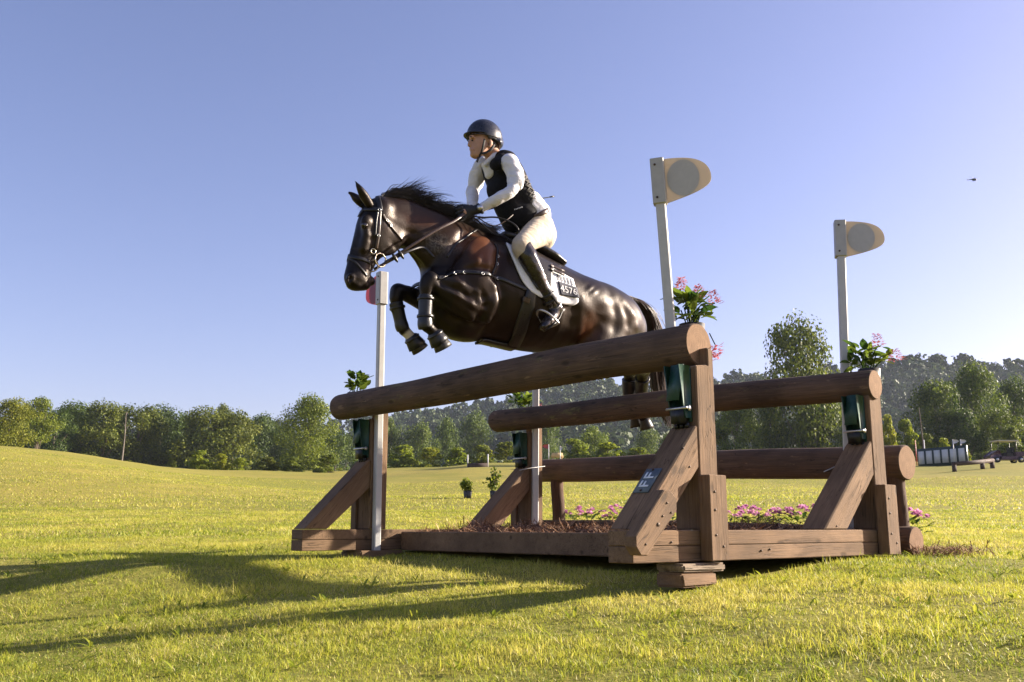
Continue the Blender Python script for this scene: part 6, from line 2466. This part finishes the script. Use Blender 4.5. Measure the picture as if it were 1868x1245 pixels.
# bare thin trunk in front of the trees on the right
g = gpos(1686, 838, 88); t = thing('bare_tree', g, 'thin bare trunk among the bushes left of the panel jump', 'tree')
b = MB(); b.tube(crom(np.array([g - ZV * .2, g + ZV * 2, g + np.array([-.1, 0, 5.0])]), 4), np.linspace(.08, .03, 9), 6); b.put('trunk', M['bark'], t)

# low log bench jump
Y1 = 64.0
g0, g1 = gpos(1739, 850, Y1), gpos(1812, 846, Y1 + 1.5)
hj = 0.52
t = thing('low_log_jump', (g0 + g1) / 2, 'low brown log jump on short legs near the right edge', 'jump')
b = MB(); b.tube([g0 + ZV * hj, (g0 + g1) / 2 + ZV * (hj - .02), g1 + ZV * hj], .15, 10); b.put('log', M['dark_wood'], t)
for s in (.02, .72, .97):
    p = g0 * (1 - s) + g1 * s; p[2] = float(terrain(p[0], p[1]))
    b = MB(); b.box(p + ZV * (hj / 2 - .05), np.array([.11, 0, 0]), np.array([0, .11, 0]), ZV * (hj / 2)); b.put('leg', M['dark_wood'], t)

# golf cart
Y2 = 74.0
g = gpos(1832, 836, Y2)
t = thing('golf_cart', g, 'dark golf cart with a pale roof parked at the right edge', 'golf cart')
def cbox(nm, x0, x1, y0, y1, z0, z1, mat, bev=.05):
    bm = bmesh.new(); bmesh.ops.create_cube(bm, size=1.0)
    for v in bm.verts:
        v.co = (g[0] + (x0 + x1) / 2 + v.co.x * (x1 - x0), g[1] + (y0 + y1) / 2 + v.co.y * (y1 - y0), g[2] + (z0 + z1) / 2 + v.co.z * (z1 - z0))
    bmesh.ops.bevel(bm, geom=bm.edges[:], offset=bev, segments=2, affect='EDGES')
    return put(nm, bm_mesh(nm, bm), mat, t)
cbox('chassis', -1.15, 1.2, -.55, .55, .22, .5, M['cart_body'])
# sloping nose
b = MB(); V = [(-1.35, .35), (-1.3, .62), (-.75, .95), (-.55, .95), (-.45, .3)]
lo = [g + np.array([x, -.55, z]) for x, z in V]; hi = [g + np.array([x, .55, z]) for x, z in V]
b.add(np.array(lo + hi), [(0, 1, 2), (0, 2, 3), (0, 3, 4), (5, 7, 6), (5, 8, 7), (5, 9, 8)], [(i, (i + 1) % 5, 5 + (i + 1) % 5, 5 + i) for i in range(5)]); b.put('nose', M['cart_body'], t)
cbox('seat', -.1, .5, -.5, .5, .5, .78, M['rubber']); cbox('backrest', .45, .6, -.5, .5, .75, 1.2, M['rubber'])
cbox('rear_bed', .65, 1.6, -.55, .55, .5, .85, M['cart_body'])
cbox('roof', -.75, .95, -.6, .6, 1.66, 1.74, M['cart_roof'], .03)
for x in (-.62, .75):
    for y in (-.52, .52):
        b = MB(); b.tube([g + np.array([x - (.12 if x < 0 else 0), y, .6]), g + np.array([x, y, 1.67])], .025, 6); b.put('roof_post', M['black_metal'], t)
for x in (-.85, 1.0):
    for y in (-.56, .56):
        c = g + np.array([x, y, .24])
        b = MB(); b.tube([c - np.array([0, .09, 0]), c + np.array([0, .09, 0])], .24, 16); w_ = b.put('wheel', M['rubber'], t)
        b = MB(); b.tube([c - np.array([0, .1, 0]), c + np.array([0, .1, 0])], .11, 12); b.put('rim', M['steel'], w_)

# little wooden roofed jump behind the lower log
Y3 = 72.0
zt_ = CAM_Z + math.tan(elev(827)) * Y3
g = gpos(1016, 840, Y3)
t = thing('roofed_jump', g, 'small pale wooden jump with a roof, beyond the lower rear log', 'jump')
s_ = Y3 / F_PX
hz_ = max(zt_ - g[2], .5)
b = MB(); V = [(-.46, hz_ - .32), (-.36, hz_), (.40, hz_), (.50, hz_ - .32)]
lo = [g + np.array([x, -.3, z]) for x, z in V]; hi = [g + np.array([x, .3, z]) for x, z in V]
b.add(np.array(lo + hi), None, [(0, 1, 2, 3), (4, 7, 6, 5), (0, 4, 5, 1), (1, 5, 6, 2), (2, 6, 7, 3), (3, 7, 4, 0)]); b.put('roof', M['pale_wood'], t)
for x in (-.32, .33):
    b = MB(); b.box(g + np.array([x, 0, (hz_ - .32) / 2]), np.array([.06, 0, 0]), np.array([0, .2, 0]), ZV * (hz_ - .32) / 2); b.put('leg', M['pale_wood'], t)
for px, row0, lab, red in ((1005, 811, 'red flag left of the small roofed jump', True), (1022, 814, 'white flag right of the small roofed jump', False)):
    gg = gpos(px - 4 * red, 838, Y3 - .5); small_flag(lab, gg, CAM_Z + math.tan(elev(row0)) * (Y3 - .5) - gg[2], -1 if red else .4, red=red)
# low dark box jump with white end posts
Y4 = 80.0
gA, gB = gpos(853, 846, Y4), gpos(890, 845, Y4)
t = thing('box_jump', (gA + gB) / 2, 'low dark box jump with white end posts under the front log', 'jump')
b = MB(); b.box((gA + gB) / 2 + ZV * .2, (gB - gA) / 2 * np.array([1, 1, 0]), np.array([0, .4, 0]), ZV * .22); b.put('box', M['dark_wood'], t)
for p, row in ((gA, 830), (gB, 829)):
    b = MB(); b.tube([p, p + ZV * (CAM_Z + math.tan(elev(row)) * Y4 - p[2])], .06, 6); b.put('end_post', M['white_paint'], t)


# potted shrubs in the field
def pot_shrub(px, row, y, h, lab, seed, wide):
    g = gpos(px, row, y)
    rs = np.random.RandomState(seed)
    t = thing('potted_shrub', g, lab, 'shrub', 'potted shrubs in the field')
    V, F, Q = tube_arrays([g, g + ZV * .02, g + ZV * .22, g + ZV * .22], [.09, .11, .13, .11], 14); put('pot', mesh_np('pot', V, F, Q), M['pot'], t)
    st, C, N = MB(), [], []
    for k in range(7):
        an = rs.rand() * 6.28; tip = g + ZV * (.2 + h * rs.uniform(.55, 1)) + np.array([math.cos(an), math.sin(an), 0]) * wide * rs.rand()
        P = crom(np.array([g + ZV * .2, (g + ZV * .2 + tip) / 2 + rs.randn(3) * .03, tip]), 4)
        st.tube(P, np.linspace(.014, .004, len(P)), 5)
        for j in range(34):
            f = rs.uniform(.25, 1); i = int(f * (len(P) - 1)); C.append(P[i] + rs.randn(3) * .06); N.append(rs.randn(3) + np.array([0, 0, .5]))
    st.put('stems', M['bark'], t)
    V, F = leaf_quads(np.array(C), np.array(N), rs.uniform(.05, .10, len(C)), rs, .3, 1.4)
    put('leaves', mesh_np('leaves', V, F, None, False, {'rnd': np.repeat(rs.rand(len(C)), 4)}), M['leaf_bush'], t)


yy_ = 34.0
pot_shrub(853, 906, 29, .38, 'small potted shrub standing alone in the field left of the brace', 1, .25)
pot_shrub(901, 908, 29, .75, 'taller potted shrub in the field partly behind the left rear brace', 2, .22)

# helicopter far off in the sky
hcn = at_y(1776, 328, 520)
t = thing('helicopter', hcn, 'tiny dark helicopter high in the sky at the right', 'helicopter')
def hell_mesh(nm, c, r, mat):
    S = SDF(c - r.max() * 1.3, c + r.max() * 1.3, r.max() / 9); S.ell(c, r); V, Q = S.mesh(1); put(nm, mesh_np(nm, V, None, Q, True), mat, t)
hell_mesh('cabin', hcn + np.array([.3, 0, 0]), np.array([1.5, .8, .75]), M['heli'])
b = MB(); b.tube([hcn + np.array([-.6, 0, .25]), hcn + np.array([-3.6, 0, -.35])], [.35, .12], 8); b.put('tail_boom', M['heli'], t)
b = MB(); b.box(hcn + np.array([-3.6, 0, 0]), np.array([.18, 0, 0]), np.array([0, .04, 0]), ZV * .45); b.put('tail_fin', M['heli'], t)
b = MB(); b.tube([hcn + np.array([.3, 0, .6]), hcn + np.array([.3, 0, 1.15])], .08, 6); b.put('mast', M['heli'], t)
for an in (.35, .35 + math.pi):
    b = MB(); b.box(hcn + np.array([.3 + math.cos(an) * 1.9, math.sin(an) * 1.9, 1.15]), np.array([math.cos(an), math.sin(an), 0]) * 1.9, np.array([-math.sin(an), math.cos(an), 0]) * .09, ZV * .02); b.put('rotor_blade', M['heli'], t)
for y in (-.7, .7):
    b = MB(); b.tube([hcn + np.array([-.9, y, -1.0]), hcn + np.array([1.4, y, -1.0])], .05, 6); b.tube([hcn + np.array([.2, y * .6, -.6]), hcn + np.array([.2, y, -1.0])], .04, 5); b.put('skid', M['heli'], t)


# ------------------------------------------------------------------ grass
def grass_mat():
    t = NT('grass_blades')
    a = t.node('ShaderNodeAttribute', attribute_name='rnd').outputs['Fac']
    c = t.ramp(a, [(0.0, (0.095, 0.15, 0.016)), (0.35, (0.275, 0.32, 0.032)), (0.65, (0.47, 0.46, 0.055)), (0.85, (0.58, 0.50, 0.13)), (1.0, (0.66, 0.57, 0.30))])
    t.set(Base_Color=c, Roughness=0.5, Specular_IOR_Level=0.35)
    tr = t.node('ShaderNodeBsdfTranslucent'); t.l(c, tr.inputs[0])
    mx = t.node('ShaderNodeMixShader'); mx.inputs[0].default_value = 0.5
    t.l(t.b.outputs[0], mx.inputs[1]); t.l(tr.outputs[0], mx.inputs[2]); t.l(mx.outputs[0], t.out.inputs['Surface'])
    return t.m


M['grass'] = grass_mat()


def vnoise(x, y, seed):
    """smooth value noise"""
    rs = np.random.RandomState(seed)
    G = rs.rand(256, 256)
    xi, yi = np.floor(x).astype(int), np.floor(y).astype(int)
    fx, fy = x - xi, y - yi
    fx = fx * fx * (3 - 2 * fx); fy = fy * fy * (3 - 2 * fy)
    g = lambda a, b: G[a % 256, b % 256]
    return (g(xi, yi) * (1 - fx) + g(xi + 1, yi) * fx) * (1 - fy) + (g(xi, yi + 1) * (1 - fx) + g(xi + 1, yi + 1) * fx) * fy


def grass_zone(n, y0, y1, lmin, lmax, wid, seg, seed, umax=.60):
    rs = np.random.RandomState(seed)
    y = np.sqrt(rs.uniform(y0 ** 2, y1 ** 2, n)); x = rs.uniform(-umax, umax, n) * y
    # keep clear of the timber and the bed
    a = (x - FO[0]) * AV[0] + (y - FO[1]) * AV[1]; b = (x - FO[0]) * BV[0] + (y - FO[1]) * BV[1]
    inside = (a > -.07) & (a < FW + .07) & (b > .22) & (b < FD + .38)
    inside |= ((np.abs(a) < .08) | (np.abs(a - FW) < .08)) & (b > -.35) & (b < FD + .1)
    inside |= (a < 0) & (a > -.2) & (np.abs(b - FD - .25) < .08)
    dens = .30 + .70 * sstep(.25, .6, .55 * vnoise(x * 3.5, y * 3.5, 1) + .45 * vnoise(x * 11, y * 11, 2))
    keep = (~inside) & (rs.rand(n) < dens)
    x, y = x[keep], y[keep]; n = len(x)
    z = terrain(x, y) - .004
    big = vnoise(x * .9, y * .9, 3); mid = vnoise(x * 4.2, y * 4.2, 4); fin = vnoise(x * 13, y * 13, 5)
    L = (lmin + (lmax - lmin) * rs.rand(n) ** 1.7) * (.50 + .45 * mid + .5 * sstep(.55, .8, fin) + .3 * sstep(.6, .85, vnoise(x * 2.3, y * 2.3, 8)))
    col = np.clip(-.02 + .45 * big + .40 * mid + .18 * fin + rs.normal(0, .15, n), 0, .8)
    dry = rs.rand(n) < (.10 + .16 * sstep(.5, .8, vnoise(x * 1.7 + 9, y * 1.7, 6)))
    col = np.where(dry, rs.uniform(.8, 1, n), col)
    tall = rs.rand(n) < .010
    L = np.where(tall, L * 1.9, L)
    an = rs.rand(n) * 6.283; lean = rs.uniform(.1, 1.1, n) + .5 * dry
    d = np.stack([np.cos(an), np.sin(an)], 1)
    pa = an + rs.uniform(-1.2, 1.2, n) + math.pi / 2
    s = np.stack([np.cos(pa), np.sin(pa), np.zeros(n)], 1) * (wid * rs.uniform(.6, 1.3, n) / 2)[:, None]
    P = np.stack([x, y, z], 1)
    rows = []
    for k in range(seg + 1):
        t = k / seg
        off = np.stack([d[:, 0] * lean * L * t * t, d[:, 1] * lean * L * t * t, L * (t - .28 * lean * t * t)], 1)
        rows.append((P + off, (1 - t ** 1.6 * .95)))
    V = []
    for k in range(seg):
        p, w = rows[k]; V += [p - s * w, p + s * w]
    V.append(rows[seg][0])
    V = np.stack(V, 1); m = V.shape[1]; V = V.reshape(-1, 3)
    kk = np.arange(n)[:, None] * m
    Q = np.concatenate([kk + np.array([[2 * j, 2 * j + 1, 2 * j + 3, 2 * j + 2]]) for j in range(seg - 1)]) if seg > 1 else None
    F = kk + np.array([[m - 3, m - 2, m - 1]])
    return V, F, Q, np.repeat(col, m)


gm = MB()
for args in ((270000, 1.6, 4.6, .012, .036, .0032, 2, 1, .72), (370000, 4.6, 9.0, .014, .040, .0048, 1, 2, .72), (300000, 9.0, 20, .018, .05, .0115, 1, 3, .85), (170000, 20, 55, .03, .08, .03, 1, 4, .85)):
    V, F, Q, c = grass_zone(*args)
    gm.add(V, F, Q, rnd=c)
go = gm.put('grass', M['grass'])
go['kind'] = 'stuff'; go['label'] = 'short sunlit yellow green turf around the jump'

# clover heads and small weeds near the camera
rs = np.random.RandomState(3)
wb = MB()
for i in range(260):
    y = math.sqrt(rs.uniform(2.1 ** 2, 7.5 ** 2)); x = rs.uniform(-.58, .58) * y
    a = (x - FO[0]) * AV[0] + (y - FO[1]) * AV[1]; b = (x - FO[0]) * BV[0] + (y - FO[1]) * BV[1]
    if -.1 < a < FW + .1 and -.6 < b < FD + .5: continue
    z = float(terrain(x, y))
    for k in range(rs.randint(4, 9)):
        an = rs.rand() * 6.28
        V, Q = leaf_blade(np.array([x, y, z + .006]) + rs.randn(3) * np.array([.012, .012, .004]), (math.cos(an), math.sin(an), rs.uniform(.3, 1.6)), rs.uniform(.03, .065), rs.uniform(.006, .014), ZV, .35)
        wb.add(V, None, Q, rnd=rs.uniform(.1, .6))
wo_ = wb.put('weeds', M['grass']); wo_['kind'] = 'stuff'; wo_['label'] = 'broad leaved weeds scattered through the turf'

# ------------------------------------------------------------------ morning haze
hz = MB()
lo = np.array([-1500.0, -60, -14]); hi = np.array([1500.0, 1020, 75])
hz.box((lo + hi) / 2, np.array([(hi[0] - lo[0]) / 2, 0, 0]), np.array([0, (hi[1] - lo[1]) / 2, 0]), ZV * (hi[2] - lo[2]) / 2)
hm = bpy.data.materials.new('haze'); hm.use_nodes = True
for n_ in list(hm.node_tree.nodes): hm.node_tree.nodes.remove(n_)
ho = hm.node_tree.nodes.new('ShaderNodeOutputMaterial'); pv = hm.node_tree.nodes.new('ShaderNodeVolumePrincipled')
pv.inputs['Color'].default_value = (0.72, 0.82, 1.0, 1); pv.inputs['Density'].default_value = 0.00014; pv.inputs['Anisotropy'].default_value = 0.2
hm.node_tree.links.new(pv.outputs[0], ho.inputs['Volume'])
hzo = hz.put('haze', hm)
hzo['kind'] = 'stuff'; hzo['label'] = 'thin morning haze over the fields'
